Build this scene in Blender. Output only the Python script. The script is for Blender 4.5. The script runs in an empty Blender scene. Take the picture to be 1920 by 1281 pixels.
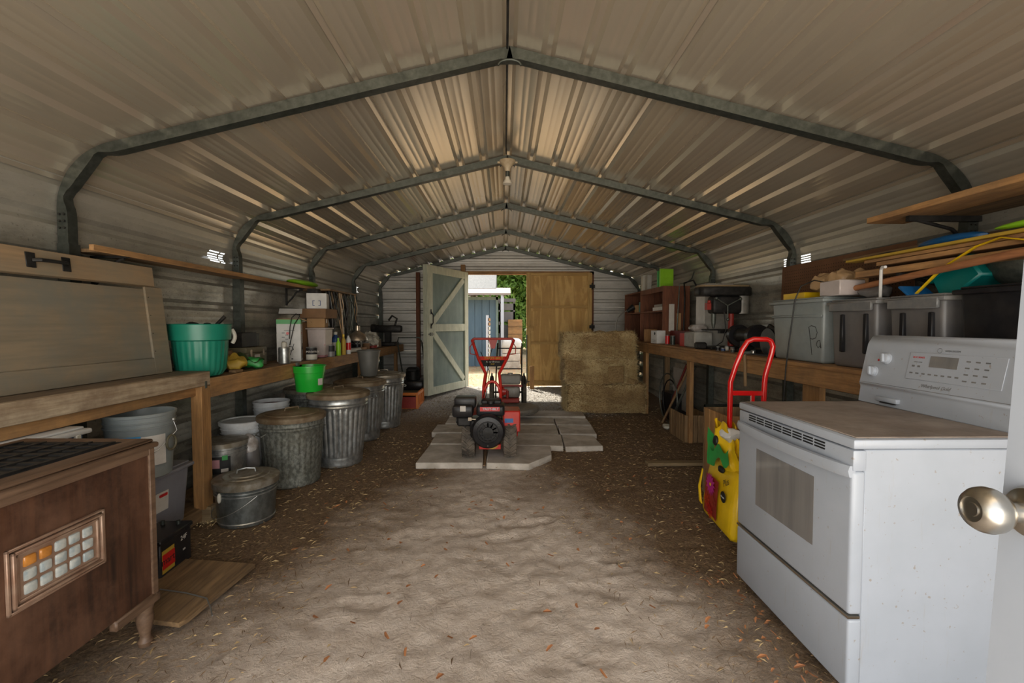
import bpy, bmesh, math, random
from mathutils import Vector, Matrix, noise, Euler
random.seed(7)
C = bpy.context.scene.collection
PI = math.pi
# ------------------------------------------------------------------ camera, sky, sun, exposure
F = 853.33
CAM = Vector((0, 0, 1.30))
RM = Euler((math.radians(90 - 2.18), 0, math.radians(-1.0)), 'XYZ').to_matrix()
cd = bpy.data.cameras.new('camera'); cam = bpy.data.objects.new('camera', cd); C.objects.link(cam)
cam.location = CAM; cam.rotation_euler = (math.radians(90 - 2.18), 0, math.radians(-1.0))
cd.sensor_width = 36; cd.lens = 16; cd.clip_start = 0.02; cd.clip_end = 300
bpy.context.scene.camera = cam
sc = bpy.context.scene
sc.view_settings.view_transform = 'Standard'; sc.view_settings.look = 'None'
sc.view_settings.gamma = 1; sc.view_settings.use_curve_mapping = False
sc.view_settings.exposure = 1.5
w = bpy.data.worlds.new('sky'); sc.world = w; w.use_nodes = True
wn = w.node_tree.nodes; wl = w.node_tree.links
sky = wn.new('ShaderNodeTexSky'); sky.sky_type = 'NISHITA'; sky.sun_disc = False
sky.sun_elevation = math.radians(52); sky.sun_rotation = math.radians(60); sky.dust_density = 3; sky.air_density = 1.2
mixw = wn.new('ShaderNodeMixRGB'); mixw.inputs[0].default_value = 0.55
mixw.inputs[2].default_value = (5.6, 5.5, 5.2, 1)
wl.new(sky.outputs[0], mixw.inputs[1]); wl.new(mixw.outputs[0], wn['Background'].inputs[0])
wn['Background'].inputs[1].default_value = 0.16
sl = bpy.data.lights.new('sun', 'SUN'); so = bpy.data.objects.new('sun', sl); C.objects.link(so)
sl.energy = 4.0; sl.angle = math.radians(2); sl.color = (1, .93, .82)
al = bpy.data.lights.new('front_daylight_fill', 'AREA'); ao = bpy.data.objects.new('front_daylight_fill', al); C.objects.link(ao)  # added fill lamp boosting daylight from the front, tilted up to brighten the ceiling
al.shape = 'RECTANGLE'; al.size = 4.4; al.size_y = 1.7; al.energy = 44; al.color = (1, .94, .86)
ao.location = (.1, -.9, .95); ao.rotation_euler = (math.radians(114), 0, 0)
so.rotation_euler = Euler((math.radians(-30), math.radians(-22), 0), 'XYZ')

def ray(x, y): return (RM @ Vector(((x - 960) / F, -(y - 640.5) / F, -1)))
def aty(x, y, Y):
    r = ray(x, y); return CAM + r * ((Y - CAM.y) / r.y)
def atx(x, y, X):
    r = ray(x, y); return CAM + r * ((X - CAM.x) / r.x)
def atz(x, y, Z):
    r = ray(x, y); return CAM + r * ((Z - CAM.z) / r.z)

# ------------------------------------------------------------------ materials
def newmat(name):
    m = bpy.data.materials.new(name); m.use_nodes = True
    nt = m.node_tree; return m, nt, nt.nodes, nt.links, nt.nodes['Principled BSDF']
def coords(n, l, scale=(1, 1, 1), kind='Object', rot=(0, 0, 0)):
    t = n.new('ShaderNodeTexCoord'); mp = n.new('ShaderNodeMapping')
    mp.inputs['Scale'].default_value = scale; mp.inputs['Rotation'].default_value = rot
    l.new(t.outputs[kind], mp.inputs[0]); return mp.outputs[0]
def noiz(n, l, vec, scale, detail=5, rough=.6, dist=0):
    t = n.new('ShaderNodeTexNoise'); t.inputs['Scale'].default_value = scale
    t.inputs['Detail'].default_value = detail; t.inputs['Roughness'].default_value = rough
    t.inputs['Distortion'].default_value = dist
    l.new(vec, t.inputs['Vector']); return t.outputs['Fac']
def ramp(n, l, fac, stops):
    r = n.new('ShaderNodeValToRGB'); e = r.color_ramp.elements
    e[0].position, e[0].color = stops[0][0], (*stops[0][1], 1)
    e[1].position, e[1].color = stops[1][0], (*stops[1][1], 1)
    for p, c in stops[2:]:
        q = e.new(p); q.color = (*c, 1)
    l.new(fac, r.inputs[0]); return r.outputs[0]
def mixc(n, l, fac, a, b, mode='MIX'):
    m = n.new('ShaderNodeMixRGB'); m.blend_type = mode
    for i, v in ((0, fac), (1, a), (2, b)):
        if hasattr(v, 'is_output'): l.new(v, m.inputs[i])
        elif isinstance(v, (int, float)): m.inputs[i].default_value = v
        else: m.inputs[i].default_value = (*v, 1)
    return m.outputs[0]
def bump(n, l, h, bs, strength=.3, dist=.01):
    b = n.new('ShaderNodeBump'); b.inputs['Strength'].default_value = strength
    b.inputs['Distance'].default_value = dist
    l.new(h, b.inputs['Height']); l.new(b.outputs[0], bs.inputs['Normal'])
def pm(name, c1, c2=None, scale=8, rough=.5, metal=0, bmp=.1, lo=.35, hi=.65, stretch=(1, 1, 1), bd=.004, coat=0, dirt=None, dirtamt=.5, dscale=3, emis=None, alpha=None, trans=0):
    m, nt, n, l, bs = newmat(name)
    v = coords(n, l, stretch)
    f = noiz(n, l, v, scale)
    c2 = c2 or tuple(x * .8 for x in c1)
    col = ramp(n, l, f, [(lo, c1), (hi, c2)])
    if dirt:
        v2 = coords(n, l)
        f2 = noiz(n, l, v2, dscale, 8, .7)
        msk = ramp(n, l, f2, [(.42, (0, 0, 0)), (.68, (dirtamt,) * 3)])
        col = mixc(n, l, msk, col, dirt)
    l.new(col, bs.inputs['Base Color'])
    bs.inputs['Roughness'].default_value = rough; bs.inputs['Metallic'].default_value = metal
    if coat: bs.inputs['Coat Weight'].default_value = coat
    if trans: bs.inputs['Transmission Weight'].default_value = trans
    if alpha is not None: bs.inputs['Alpha'].default_value = alpha
    if emis: bs.inputs['Emission Color'].default_value = (*emis, 1); bs.inputs['Emission Strength'].default_value = 1
    if bmp: bump(n, l, f, bs, bmp, bd)
    return m
def wood(name, c1, c2, axis='y', scale=14, rough=.75, bmp=.25, dirt=None, dirtamt=.5):
    s = {'x': (.08, 1, 1), 'y': (1, .08, 1), 'z': (1, 1, .08)}[axis]
    m, nt, n, l, bs = newmat(name)
    v = coords(n, l, s); f = noiz(n, l, v, scale, 6, .65, .6)
    f2 = noiz(n, l, v, scale * 5, 4, .6)
    col = ramp(n, l, f, [(.36, c1), (.62, c2)])
    col = mixc(n, l, .35, col, ramp(n, l, f2, [(.35, tuple(x * .45 for x in c2)), (.6, c1)]))
    if dirt:
        f3 = noiz(n, l, coords(n, l), 3.2, 7, .7)
        col = mixc(n, l, ramp(n, l, f3, [(.42, (0, 0, 0)), (.65, (dirtamt,) * 3)]), col, dirt)
    l.new(col, bs.inputs['Base Color']); bs.inputs['Roughness'].default_value = rough
    bump(n, l, f2, bs, bmp, .004); return m
M = {}
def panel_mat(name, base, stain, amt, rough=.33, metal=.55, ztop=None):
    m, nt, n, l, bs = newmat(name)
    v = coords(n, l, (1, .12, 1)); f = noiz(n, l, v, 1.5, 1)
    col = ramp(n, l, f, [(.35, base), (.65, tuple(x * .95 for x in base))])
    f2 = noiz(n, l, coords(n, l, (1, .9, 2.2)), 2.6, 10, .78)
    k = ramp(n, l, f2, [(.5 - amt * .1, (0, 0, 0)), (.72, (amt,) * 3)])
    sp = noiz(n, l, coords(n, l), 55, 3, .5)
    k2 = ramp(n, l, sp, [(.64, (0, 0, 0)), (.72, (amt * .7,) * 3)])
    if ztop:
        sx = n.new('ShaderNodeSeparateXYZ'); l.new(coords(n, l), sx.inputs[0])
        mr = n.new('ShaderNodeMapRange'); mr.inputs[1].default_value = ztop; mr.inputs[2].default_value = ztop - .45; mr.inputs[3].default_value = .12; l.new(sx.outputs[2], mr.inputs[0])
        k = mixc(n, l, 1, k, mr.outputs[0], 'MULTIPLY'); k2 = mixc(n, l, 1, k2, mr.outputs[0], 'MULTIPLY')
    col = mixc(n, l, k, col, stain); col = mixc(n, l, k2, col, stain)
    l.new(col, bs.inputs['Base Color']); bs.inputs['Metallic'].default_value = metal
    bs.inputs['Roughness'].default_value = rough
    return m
M['roof'] = panel_mat('roof_metal', (.60, .53, .42), (.3, .27, .2), .03, .25, .62)
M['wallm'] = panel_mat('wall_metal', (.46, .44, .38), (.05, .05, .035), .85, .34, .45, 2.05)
M['endm'] = panel_mat('end_wall_metal', (.50, .49, .46), (.10, .09, .07), .35, .42, .25)
M['galv'] = pm('galvanized_tube', (.045, .052, .045), (.075, .083, .074), 30, .45, .6, .03, .35, .65)
M['galvd'] = pm('galvanized_dark', (.08, .09, .08), (.14, .15, .13), 40, .5, .6, .05)
M['bolt'] = pm('bolt_metal', (.05, .05, .045), None, 9, .5, .7)
M['pine_y'] = wood('pine_along', (.46, .25, .095), (.27, .13, .045), 'y', dirt=(.14, .09, .05), dirtamt=.6)
M['pine_x'] = wood('pine_across', (.46, .25, .095), (.27, .13, .045), 'x', dirt=(.14, .09, .05), dirtamt=.6)
M['pine_z'] = wood('pine_upright', (.44, .235, .085), (.26, .13, .045), 'z', dirt=(.14, .09, .05), dirtamt=.5)
M['redwood_z'] = wood('red_brown_post', (.20, .07, .03), (.09, .03, .015), 'z')
M['grey_y'] = wood('weathered_fascia', (.52, .42, .29), (.26, .17, .09), 'y', dirt=(.16, .10, .06), dirtamt=.7)
M['old_y'] = wood('old_board', (.26, .16, .075), (.10, .06, .03), 'y')
M['old_z'] = wood('old_board_upright', (.30, .19, .09), (.13, .075, .035), 'z')
M['old_x'] = wood('old_board_across', (.30, .22, .12), (.15, .10, .05), 'x')
M['dk_y'] = wood('dusty_top', (.19, .13, .075), (.09, .06, .035), 'y')
M['black'] = pm('black_metal', (.012, .012, .012), (.03, .028, .026), 20, .45, .2, .05)
M['blackp'] = pm('black_plastic', (.010, .010, .012), (.016, .016, .018), 20, .3, 0, .03, dirt=(.06, .05, .04), dirtamt=.25, dscale=6)
M['chrome'] = pm('satin_nickel', (.55, .52, .46), (.5, .47, .42), 30, .28, 1, .02)
M['white'] = pm('white_paint', (.40, .435, .49), (.38, .415, .47), 6, .38, 0, .03)
M['ply'] = None
def mat_ply():
    m, nt, n, l, bs = newmat('plywood')
    v = coords(n, l, (1, 1, .16)); f = noiz(n, l, v, 4.5, 4, .5, 2.2)
    w_ = n.new('ShaderNodeMath'); w_.operation = 'MULTIPLY'; w_.inputs[1].default_value = 14; l.new(f, w_.inputs[0])
    s = n.new('ShaderNodeMath'); s.operation = 'SINE'; l.new(w_.outputs[0], s.inputs[0])
    col = ramp(n, l, s.outputs[0], [(.0, (.50, .30, .095)), (1., (.66, .43, .155))])
    f3 = noiz(n, l, coords(n, l), 2, 6, .7)
    col = mixc(n, l, ramp(n, l, f3, [(.45, (0, 0, 0)), (.7, (.5,) * 3)]), col, (.33, .19, .07))
    l.new(col, bs.inputs['Base Color']); bs.inputs['Roughness'].default_value = .7; return m
M['ply'] = mat_ply()
M['plyx'] = wood('ply_batten', (.56, .36, .13), (.40, .24, .08), 'x')
M['plyz'] = wood('ply_stile', (.60, .40, .15), (.44, .27, .09), 'z')
M['trimgreen'] = wood('pale_green_trim', (.56, .58, .46), (.44, .47, .37), 'z', dirt=(.30, .30, .22), dirtamt=.4)
M['doorgreen'] = pm('grey_green_panel', (.13, .185, .165), (.19, .245, .215), 6, .75, 0, .1, stretch=(1, 1, .3), dirt=(.09, .12, .13), dirtamt=.5)
M['hay'] = None
def mat_hay():
    m, nt, n, l, bs = newmat('hay')
    f = noiz(n, l, coords(n, l, (1, 1, 2)), 45, 6, .75); f2 = noiz(n, l, coords(n, l), 5, 4)
    col = ramp(n, l, f, [(.3, (.13, .08, .03)), (.52, (.42, .275, .12)), (.72, (.66, .50, .27))])
    col = mixc(n, l, ramp(n, l, f2, [(.4, (0, 0, 0)), (.65, (.55,) * 3)]), col, (.21, .13, .055))
    l.new(col, bs.inputs['Base Color']); bs.inputs['Roughness'].default_value = .95
    bump(n, l, f, bs, .9, .03); return m
M['hay'] = mat_hay()
M['straw'] = pm('straw', (.42, .30, .14), (.30, .20, .09), 3, .8, 0, 0)
M['strawdk'] = pm('brown_straw', (.21, .13, .06), (.12, .07, .035), 3, .9, 0, 0)
M['haystraw'] = pm('hay_straw', (.66, .52, .28), (.40, .29, .13), 3, .85, 0, 0)
M['leafb'] = pm('dead_leaf', (.42, .17, .06), (.25, .10, .04), 3, .8, 0, 0)
def mat_floor():
    m, nt, n, l, bs = newmat('sandy_dirt')
    v = coords(n, l)
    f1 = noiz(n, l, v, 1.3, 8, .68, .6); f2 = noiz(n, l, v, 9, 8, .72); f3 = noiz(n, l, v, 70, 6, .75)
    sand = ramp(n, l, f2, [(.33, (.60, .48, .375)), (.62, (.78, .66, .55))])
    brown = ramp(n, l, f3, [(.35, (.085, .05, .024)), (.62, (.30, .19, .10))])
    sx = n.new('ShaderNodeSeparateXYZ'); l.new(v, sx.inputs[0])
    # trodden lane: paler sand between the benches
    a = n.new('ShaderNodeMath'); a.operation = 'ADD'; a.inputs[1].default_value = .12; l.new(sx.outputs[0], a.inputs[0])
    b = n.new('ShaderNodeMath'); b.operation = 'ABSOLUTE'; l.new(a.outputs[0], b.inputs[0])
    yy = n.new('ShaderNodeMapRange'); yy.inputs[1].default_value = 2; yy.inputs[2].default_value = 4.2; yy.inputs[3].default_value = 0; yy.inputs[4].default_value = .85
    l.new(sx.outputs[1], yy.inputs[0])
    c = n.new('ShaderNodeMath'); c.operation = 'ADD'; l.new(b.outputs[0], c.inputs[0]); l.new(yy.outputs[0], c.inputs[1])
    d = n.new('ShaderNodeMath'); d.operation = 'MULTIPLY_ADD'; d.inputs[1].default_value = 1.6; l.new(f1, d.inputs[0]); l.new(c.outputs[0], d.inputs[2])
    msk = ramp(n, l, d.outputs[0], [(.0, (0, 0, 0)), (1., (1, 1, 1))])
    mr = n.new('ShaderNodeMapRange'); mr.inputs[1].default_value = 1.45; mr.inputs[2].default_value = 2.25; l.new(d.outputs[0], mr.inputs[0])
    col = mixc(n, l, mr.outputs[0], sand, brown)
    # gravelly grey patch by the back doors
    g = n.new('ShaderNodeMapRange'); g.inputs[1].default_value = 6.0; g.inputs[2].default_value = 7.0; l.new(sx.outputs[1], g.inputs[0])
    grav = ramp(n, l, f3, [(.35, (.17, .15, .12)), (.6, (.50, .48, .44))])
    gx = n.new('ShaderNodeMapRange'); gx.inputs[1].default_value = 2.0; gx.inputs[2].default_value = 1.2; l.new(b.outputs[0], gx.inputs[0])
    gm = n.new('ShaderNodeMath'); gm.operation = 'MULTIPLY'; l.new(g.outputs[0], gm.inputs[0]); l.new(gx.outputs[0], gm.inputs[1])
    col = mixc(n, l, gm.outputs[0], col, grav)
    sp = noiz(n, l, v, 28, 6, .8)
    col = mixc(n, l, ramp(n, l, sp, [(.58, (0, 0, 0)), (.68, (.55,) * 3)]), col, (.20, .13, .075))
    l.new(col, bs.inputs['Base Color']); bs.inputs['Roughness'].default_value = 1
    hh = mixc(n, l, .45, mixc(n, l, .4, f2, f3), noiz(n, l, v, 22, 7, .7, 1.2))
    bump(n, l, hh, bs, 1.0, .05); return m
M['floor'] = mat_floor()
M['slab'] = pm('concrete_slab', (.58, .53, .47), (.46, .42, .36), 7, .9, 0, .3, dirt=(.18, .14, .10), dirtamt=.6, dscale=2)
def mat_can(name, c1, c2, rough, sc_=30, dirt=None, amt=.5, metal=.8):
    return pm(name, c1, c2, sc_, rough, metal, .12, .4, .6, (1, 1, .7), .003, dirt=dirt, dirtamt=amt, dscale=5)
M['canold'] = mat_can('weathered_galvanized', (.25, .26, .23), (.11, .115, .10), .6, 45, (.10, .09, .06), .5, .5)
M['cannew'] = mat_can('bright_galvanized', (.48, .50, .50), (.30, .32, .32), .34, 25, (.2, .17, .12), .3)
M['lidrust'] = pm('dusty_lid', (.30, .24, .16), (.14, .095, .05), 7, .7, .3, .2, dirt=(.10, .055, .025), dirtamt=.8, dscale=4)
M['pail'] = mat_can('dark_galvanized', (.26, .29, .29), (.17, .19, .19), .36, 25, (.2, .17, .12), .2)
M['paillid'] = mat_can('dusty_galvanized_lid', (.36, .34, .29), (.22, .19, .14), .45, 20, (.16, .12, .08), .5, .6)
M['wire'] = pm('wire', (.38, .38, .36), None, 5, .4, .8, 0)
def plast(name, c, rough=.4, c2=None, **k): 
    M[name] = pm(name, c, c2 or tuple(x * .85 for x in c), 10, rough, 0, .03, **k); return M[name]
plast('whitebucket', (.70, .73, .75), .45, dirt=(.25, .2, .15), dirtamt=.4, dscale=6)
plast('greenbucket', (.015, .42, .035), .3)
plast('greypot', (.11, .11, .10), .45)
plast('teal', (.012, .20, .13), .35); plast('tealdk', (.0, .16, .15), .35)
plast('tote', (.23, .26, .26), .35, dirt=(.2, .17, .13), dirtamt=.3); plast('totedk', (.125, .12, .12), .4, dirt=(.2, .17, .13), dirtamt=.3)
plast('toteclear', (.22, .22, .25), .35); plast('lidgrey', (.12, .125, .13), .4, dirt=(.3, .28, .25), dirtamt=.6, dscale=5)
plast('blue', (.015, .05, .16), .45); plast('blue2', (.01, .11, .30), .35)
plast('khaki', (.25, .23, .13), .6); plast('greenlid', (.06, .10, .03), .6)
plast('lime', (.25, .55, .02), .4); plast('green', (.03, .30, .06), .45); plast('yellow', (.75, .48, .01), .35)
plast('yellowdk', (.42, .27, .03), .6); plast('orange', (.7, .2, .03), .4)
plast('whitep', (.62, .62, .60), .6); plast('label', (.60, .57, .52), .7, dirt=(.3, .25, .2), dirtamt=.5)
plast('red', (.50, .012, .012), .35); plast('redpaint', (.52, .02, .015), .3, dirt=(.2, .1, .06), dirtamt=.3)
plast('redold', (.33, .03, .02), .5); plast('brownbag', (.42, .27, .14), .35); plast('pink', (.45, .22, .24), .5)
plast('magenta', (.5, .02, .25), .5); plast('clearbin', (.48, .42, .40), .3); plast('olive', (.13, .115, .07), .6)
plast('maroon', (.16, .02, .015), .6); plast('cream', (.52, .50, .43), .6); plast('cyan', (.02, .25, .5), .6)
plast('inkblack', (.01, .01, .01), .6); plast('inkblue', (.02, .06, .2), .6); plast('grass', (.12, .2, .04), .9)
M['card'] = pm('cardboard', (.40, .24, .11), (.34, .20, .09), 6, .8, 0, .1)
M['carddk'] = pm('cardboard_dark', (.24, .13, .06), (.18, .10, .05), 6, .8, 0, .1)
M['rubber'] = pm('tyre_rubber', (.055, .048, .040), (.12, .10, .08), 12, .85, 0, .2, dirt=(.20, .16, .12), dirtamt=.6, dscale=6)
M['engine'] = pm('engine_grey', (.28, .27, .25), (.18, .175, .16), 15, .5, .3, .1, dirt=(.2, .16, .1), dirtamt=.5, dscale=8)
for k_ in ('black', 'blackp', 'rubber'): M[k_].node_tree.nodes['Principled BSDF'].inputs['Specular IOR Level'].default_value = .22
M['enwhite'] = pm('dusty_white_tank', (.34, .33, .30), (.26, .25, .22), 12, .6, 0, .1)
M['veneer'] = wood('dark_veneer', (.080, .032, .015), (.022, .009, .005), 'z', 9, .5, .1, dirt=(.17, .085, .05), dirtamt=.55)
M['venedge'] = wood('worn_veneer_edge', (.17, .105, .065), (.085, .045, .025), 'y', 10, .55)
M['brass'] = pm('worn_copper_frame', (.26, .15, .10), (.36, .25, .18), 14, .45, .4, .1)
M['glasst'] = pm('pearl_glass', (.50, .50, .46), (.28, .33, .34), 30, .15, 0, .15)
M['amber'] = pm('amber_glass', (.55, .22, .04), (.35, .14, .03), 30, .15, 0, .15)
M['handtruck'] = pm('gloss_red', (.52, .006, .006), (.45, .006, .006), 5, .18, 0, 0, coat=.6)
M['pegw'] = pm('pegboard_brown', (.16, .075, .035), (.12, .055, .025), 5, .75, 0, .05)
M['dark'] = pm('dark_hole', (.004, .004, .004), None, 5, .9, 0, 0)
M['panelwood'] = wood('grey_tan_panel', (.245, .185, .115), (.19, .165, .12), 'y', 5, .7, .08, dirt=(.16, .155, .125), dirtamt=.8)
M['panelrail'] = wood('tan_rail', (.34, .22, .115), (.25, .18, .11), 'y', 6, .7, .08, dirt=(.20, .18, .13), dirtamt=.6)
M['glass_dk'] = pm('oven_glass', (.20, .195, .19), (.14, .14, .14), 3, .12, 0, 0, coat=1, stretch=(1, 5, .3))
def mat_stove():
    m, nt, n, l, bs = newmat('stove_enamel')
    f = noiz(n, l, coords(n, l), 4, 4)
    col = ramp(n, l, f, [(.35, (.37, .40, .45)), (.65, (.34, .37, .415))])
    dr = noiz(n, l, coords(n, l, (14, 14, 1.2)), 2.4, 8, .75)
    col = mixc(n, l, ramp(n, l, dr, [(.60, (0, 0, 0)), (.74, (.4,) * 3)]), col, (.30, .24, .17))
    s2 = noiz(n, l, coords(n, l), 60, 2, .5)
    col = mixc(n, l, ramp(n, l, s2, [(.70, (0, 0, 0)), (.74, (.6,) * 3)]), col, (.25, .2, .14))
    l.new(col, bs.inputs['Base Color']); bs.inputs['Roughness'].default_value = .32; return m
M['stove'] = mat_stove()
M['cooktop'] = pm('dusty_cooktop', (.235, .185, .15), (.165, .13, .105), 9, .6, 0, .05, dirt=(.40, .35, .30), dirtamt=.5, dscale=4)
M['rooftile'] = pm('shed_roof', (.085, .09, .09), (.05, .055, .058), 9, .7, 0, .2, stretch=(3, 1, 1))
M['shedblue'] = pm('blue_siding', (.065, .11, .15), (.085, .135, .175), 8, .8, 0, .1, stretch=(1, 1, .2))
M['awning'] = pm('awning_metal', (.24, .195, .175), (.22, .18, .16), 6, .6)
M['yard'] = pm('yard_ground', (.40, .29, .18), (.30, .205, .125), 4, 1, 0, .3, dirt=(.20, .22, .08), dirtamt=.6, dscale=.6)
M['foliage'] = None
def mat_leaf():
    m, nt, n, l, bs = newmat('leaves')
    f = noiz(n, l, coords(n, l), 1.6, 4)
    col = ramp(n, l, f, [(.3, (.08, .16, .028)), (.6, (.20, .33, .06)), (.8, (.34, .38, .11))])
    l.new(col, bs.inputs['Base Color']); bs.inputs['Roughness'].default_value = .6
    tr = n.new('ShaderNodeBsdfTranslucent'); l.new(col, tr.inputs[0])
    mx = n.new('ShaderNodeMixShader'); mx.inputs[0].default_value = .45
    l.new(bs.outputs[0], mx.inputs[1]); l.new(tr.outputs[0], mx.inputs[2]); l.new(mx.outputs[0], n['Material Output'].inputs[0])
    return m
M['foliage'] = mat_leaf()
M['bark'] = pm('bark', (.16, .12, .08), (.09, .07, .05), 12, .95, 0, .5)
M['bulb'] = pm('bulb_glass', (.62, .58, .48), (.5, .46, .38), 8, .3, 0, 0)
M['lampbase'] = pm('aged_porcelain', (.50, .41, .28), (.34, .26, .16), 8, .5, 0, .05)
M['chromelamp'] = pm('work_lamp_metal', (.42, .36, .28), (.25, .2, .15), 10, .35, .8, .05)
M['bagclear'] = pm('plastic_bag', (.42, .40, .38), (.25, .22, .2), 20, .25, 0, .3)
M['tarp'] = pm('white_tarp', (.62, .62, .60), (.5, .5, .49), 4, .7, 0, .2)

# ------------------------------------------------------------------ mesh building helpers
def Rz(a): return Matrix.Rotation(a, 4, 'Z')
def Rx(a): return Matrix.Rotation(a, 4, 'X')
def Ry(a): return Matrix.Rotation(a, 4, 'Y')
def T(x, y, z): return Matrix.Translation((x, y, z))
class B:
    def __init__(s): s.bm = bmesh.new()
    def _merge(s, b, mx=None):
        if mx is not None: bmesh.ops.transform(b, matrix=mx, verts=b.verts)
        me = bpy.data.meshes.new('t'); b.to_mesh(me); b.free(); s.bm.from_mesh(me); bpy.data.meshes.remove(me); return s
    def box(s, x0, x1, y0, y1, z0, z1, bev=0, mx=None, seg=1, taper=0):
        b = bmesh.new(); bmesh.ops.create_cube(b, size=1)
        for v in b.verts:
            k = (1 - taper) if v.co.z < 0 else 1
            v.co = Vector(((x0 + x1) / 2 + v.co.x * (x1 - x0) * k, (y0 + y1) / 2 + v.co.y * (y1 - y0) * k, (z0 + z1) / 2 + v.co.z * (z1 - z0)))
        if bev: bmesh.ops.bevel(b, geom=b.edges[:], offset=bev, segments=seg, profile=.5, affect='EDGES')
        return s._merge(b, mx)
    def cyl(s, p0, p1, r0, r1=None, seg=16, cap=True):
        p0, p1 = Vector(p0), Vector(p1); r1 = r0 if r1 is None else r1
        d = p1 - p0; L = d.length
        b = bmesh.new(); bmesh.ops.create_cone(b, cap_ends=cap, segments=seg, radius1=r0, radius2=r1, depth=L)
        q = Vector((0, 0, 1)).rotation_difference(d.normalized()).to_matrix().to_4x4()
        return s._merge(b, Matrix.Translation((p0 + p1) / 2) @ q)
    def tube(s, pts, r, seg=8, closed=False, flat=None):
        pts = [Vector(p) for p in pts]; n = len(pts); rings = []; bm = s.bm
        up = Vector((0, 0, 1)); prev = None
        for i, p in enumerate(pts):
            a = pts[(i - 1) % n] if (closed or i) else p; c = pts[(i + 1) % n] if (closed or i < n - 1) else p
            t = (c - a)
            t = t.normalized() if t.length > 1e-9 else Vector((0, 0, 1))
            if prev is None:
                ref = up if abs(t.z) < .95 else Vector((1, 0, 0)); u = t.cross(ref).normalized()
            else: u = (prev - t * prev.dot(t)).normalized()
            prev = u; v = t.cross(u)
            rr = r[i] if isinstance(r, (list, tuple)) else r
            fl = flat or 1
            rings.append([bm.verts.new(p + u * math.cos(2 * PI * k / seg) * rr + v * math.sin(2 * PI * k / seg) * rr * fl) for k in range(seg)])
        m = n if closed else n - 1
        for i in range(m):
            A, Bq = rings[i], rings[(i + 1) % n]
            for k in range(seg): bm.faces.new((A[k], A[(k + 1) % seg], Bq[(k + 1) % seg], Bq[k]))
        if not closed:
            bm.faces.new(rings[0][::-1]); bm.faces.new(rings[-1])
        return s
    def lathe(s, prof, c=(0, 0, 0), seg=32, flute=None, sx=1, sy=1, mx=None, caps=True):
        b = bmesh.new(); rings = []
        for (r, z) in prof:
            ring = []
            for k in range(seg):
                a = 2 * PI * k / seg; rr = r
                if flute and flute[1] < z < flute[2]: rr = r + flute[3] * (abs(math.cos(a * flute[0] / 2)) - .5)
                ring.append(b.verts.new((c[0] + math.cos(a) * rr * sx, c[1] + math.sin(a) * rr * sy, c[2] + z)))
            rings.append(ring)
        for i in range(len(rings) - 1):
            for k in range(seg): b.faces.new((rings[i][k], rings[i][(k + 1) % seg], rings[i + 1][(k + 1) % seg], rings[i + 1][k]))
        if caps:
            b.faces.new(rings[0][::-1]); b.faces.new(rings[-1])
        return s._merge(b, mx)
    def ball(s, c, r, sx=1, sy=1, sz=1, seg=14, mx=None):
        b = bmesh.new(); bmesh.ops.create_uvsphere(b, u_segments=seg, v_segments=max(6, seg // 2), radius=r)
        for v in b.verts: v.co = Vector((v.co.x * sx, v.co.y * sy, v.co.z * sz)) + Vector(c)
        return s._merge(b, mx)
    def prism(s, poly, a, b_, axis='x', mx=None, bev=0):
        b = bmesh.new()
        def P(u, v, t): return {'x': (t, u, v), 'y': (u, t, v), 'z': (u, v, t)}[axis]
        A = [b.verts.new(P(u, v, a)) for u, v in poly]; D = [b.verts.new(P(u, v, b_)) for u, v in poly]
        n = len(poly); b.faces.new(A); b.faces.new(D[::-1])
        for i in range(n): b.faces.new((A[i], D[i], D[(i + 1) % n], A[(i + 1) % n]))
        bmesh.ops.recalc_face_normals(b, faces=b.faces)
        if bev: bmesh.ops.bevel(b, geom=b.edges[:], offset=bev, segments=1, affect='EDGES')
        return s._merge(b, mx)
    def sheet(s, fn, nu, nv):
        V = [[s.bm.verts.new(fn(i / nu, j / nv)) for j in range(nv + 1)] for i in range(nu + 1)]
        for i in range(nu):
            for j in range(nv): s.bm.faces.new((V[i][j], V[i + 1][j], V[i + 1][j + 1], V[i][j + 1]))
        return s
    def jitter(s, amp, scale=4, seed=0):
        for v in s.bm.verts: v.co += noise.noise_vector(v.co * scale + Vector((seed, seed * 2, 0))) * amp
        return s
    def tf(s, mx): bmesh.ops.transform(s.bm, matrix=mx, verts=s.bm.verts); return s
    def obj(s, name, mat, parent=None, smooth=True, loc=None, label=None, kind=None):
        bmesh.ops.recalc_face_normals(s.bm, faces=s.bm.faces)
        me = bpy.data.meshes.new(name); s.bm.to_mesh(me); s.bm.free()
        me.materials.append(M[mat] if isinstance(mat, str) else mat)
        if smooth:
            me.polygons.foreach_set('use_smooth', [True] * len(me.polygons))
            me.set_sharp_from_angle(angle=math.radians(38))
        o = bpy.data.objects.new(name, me); C.objects.link(o)
        if parent: o.parent = parent
        if loc: o.location = loc
        if label: o['label'] = label
        if kind: o['kind'] = kind
        return o
def thing(name, label, cat, loc=(0, 0, 0), rz=0, group=None, rot=None):
    o = bpy.data.objects.new(name, None); C.objects.link(o); o.empty_display_size = .1
    o.location = loc; o.rotation_euler = rot or (0, 0, rz); o['label'] = label; o['category'] = cat
    if group: o['group'] = group
    return o
def tag(o, label, cat, group=None):
    o['label'] = label; o['category'] = cat
    if group: o['group'] = group
    return o
def struct(name):
    o = bpy.data.objects.new(name, None); C.objects.link(o); o['kind'] = 'structure'; o.empty_display_size = .1; return o
def copytree(o, parent=None):
    c = o.copy(); C.objects.link(c)
    if parent: c.parent = parent
    for ch in o.children: copytree(ch, c)
    return c
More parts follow.
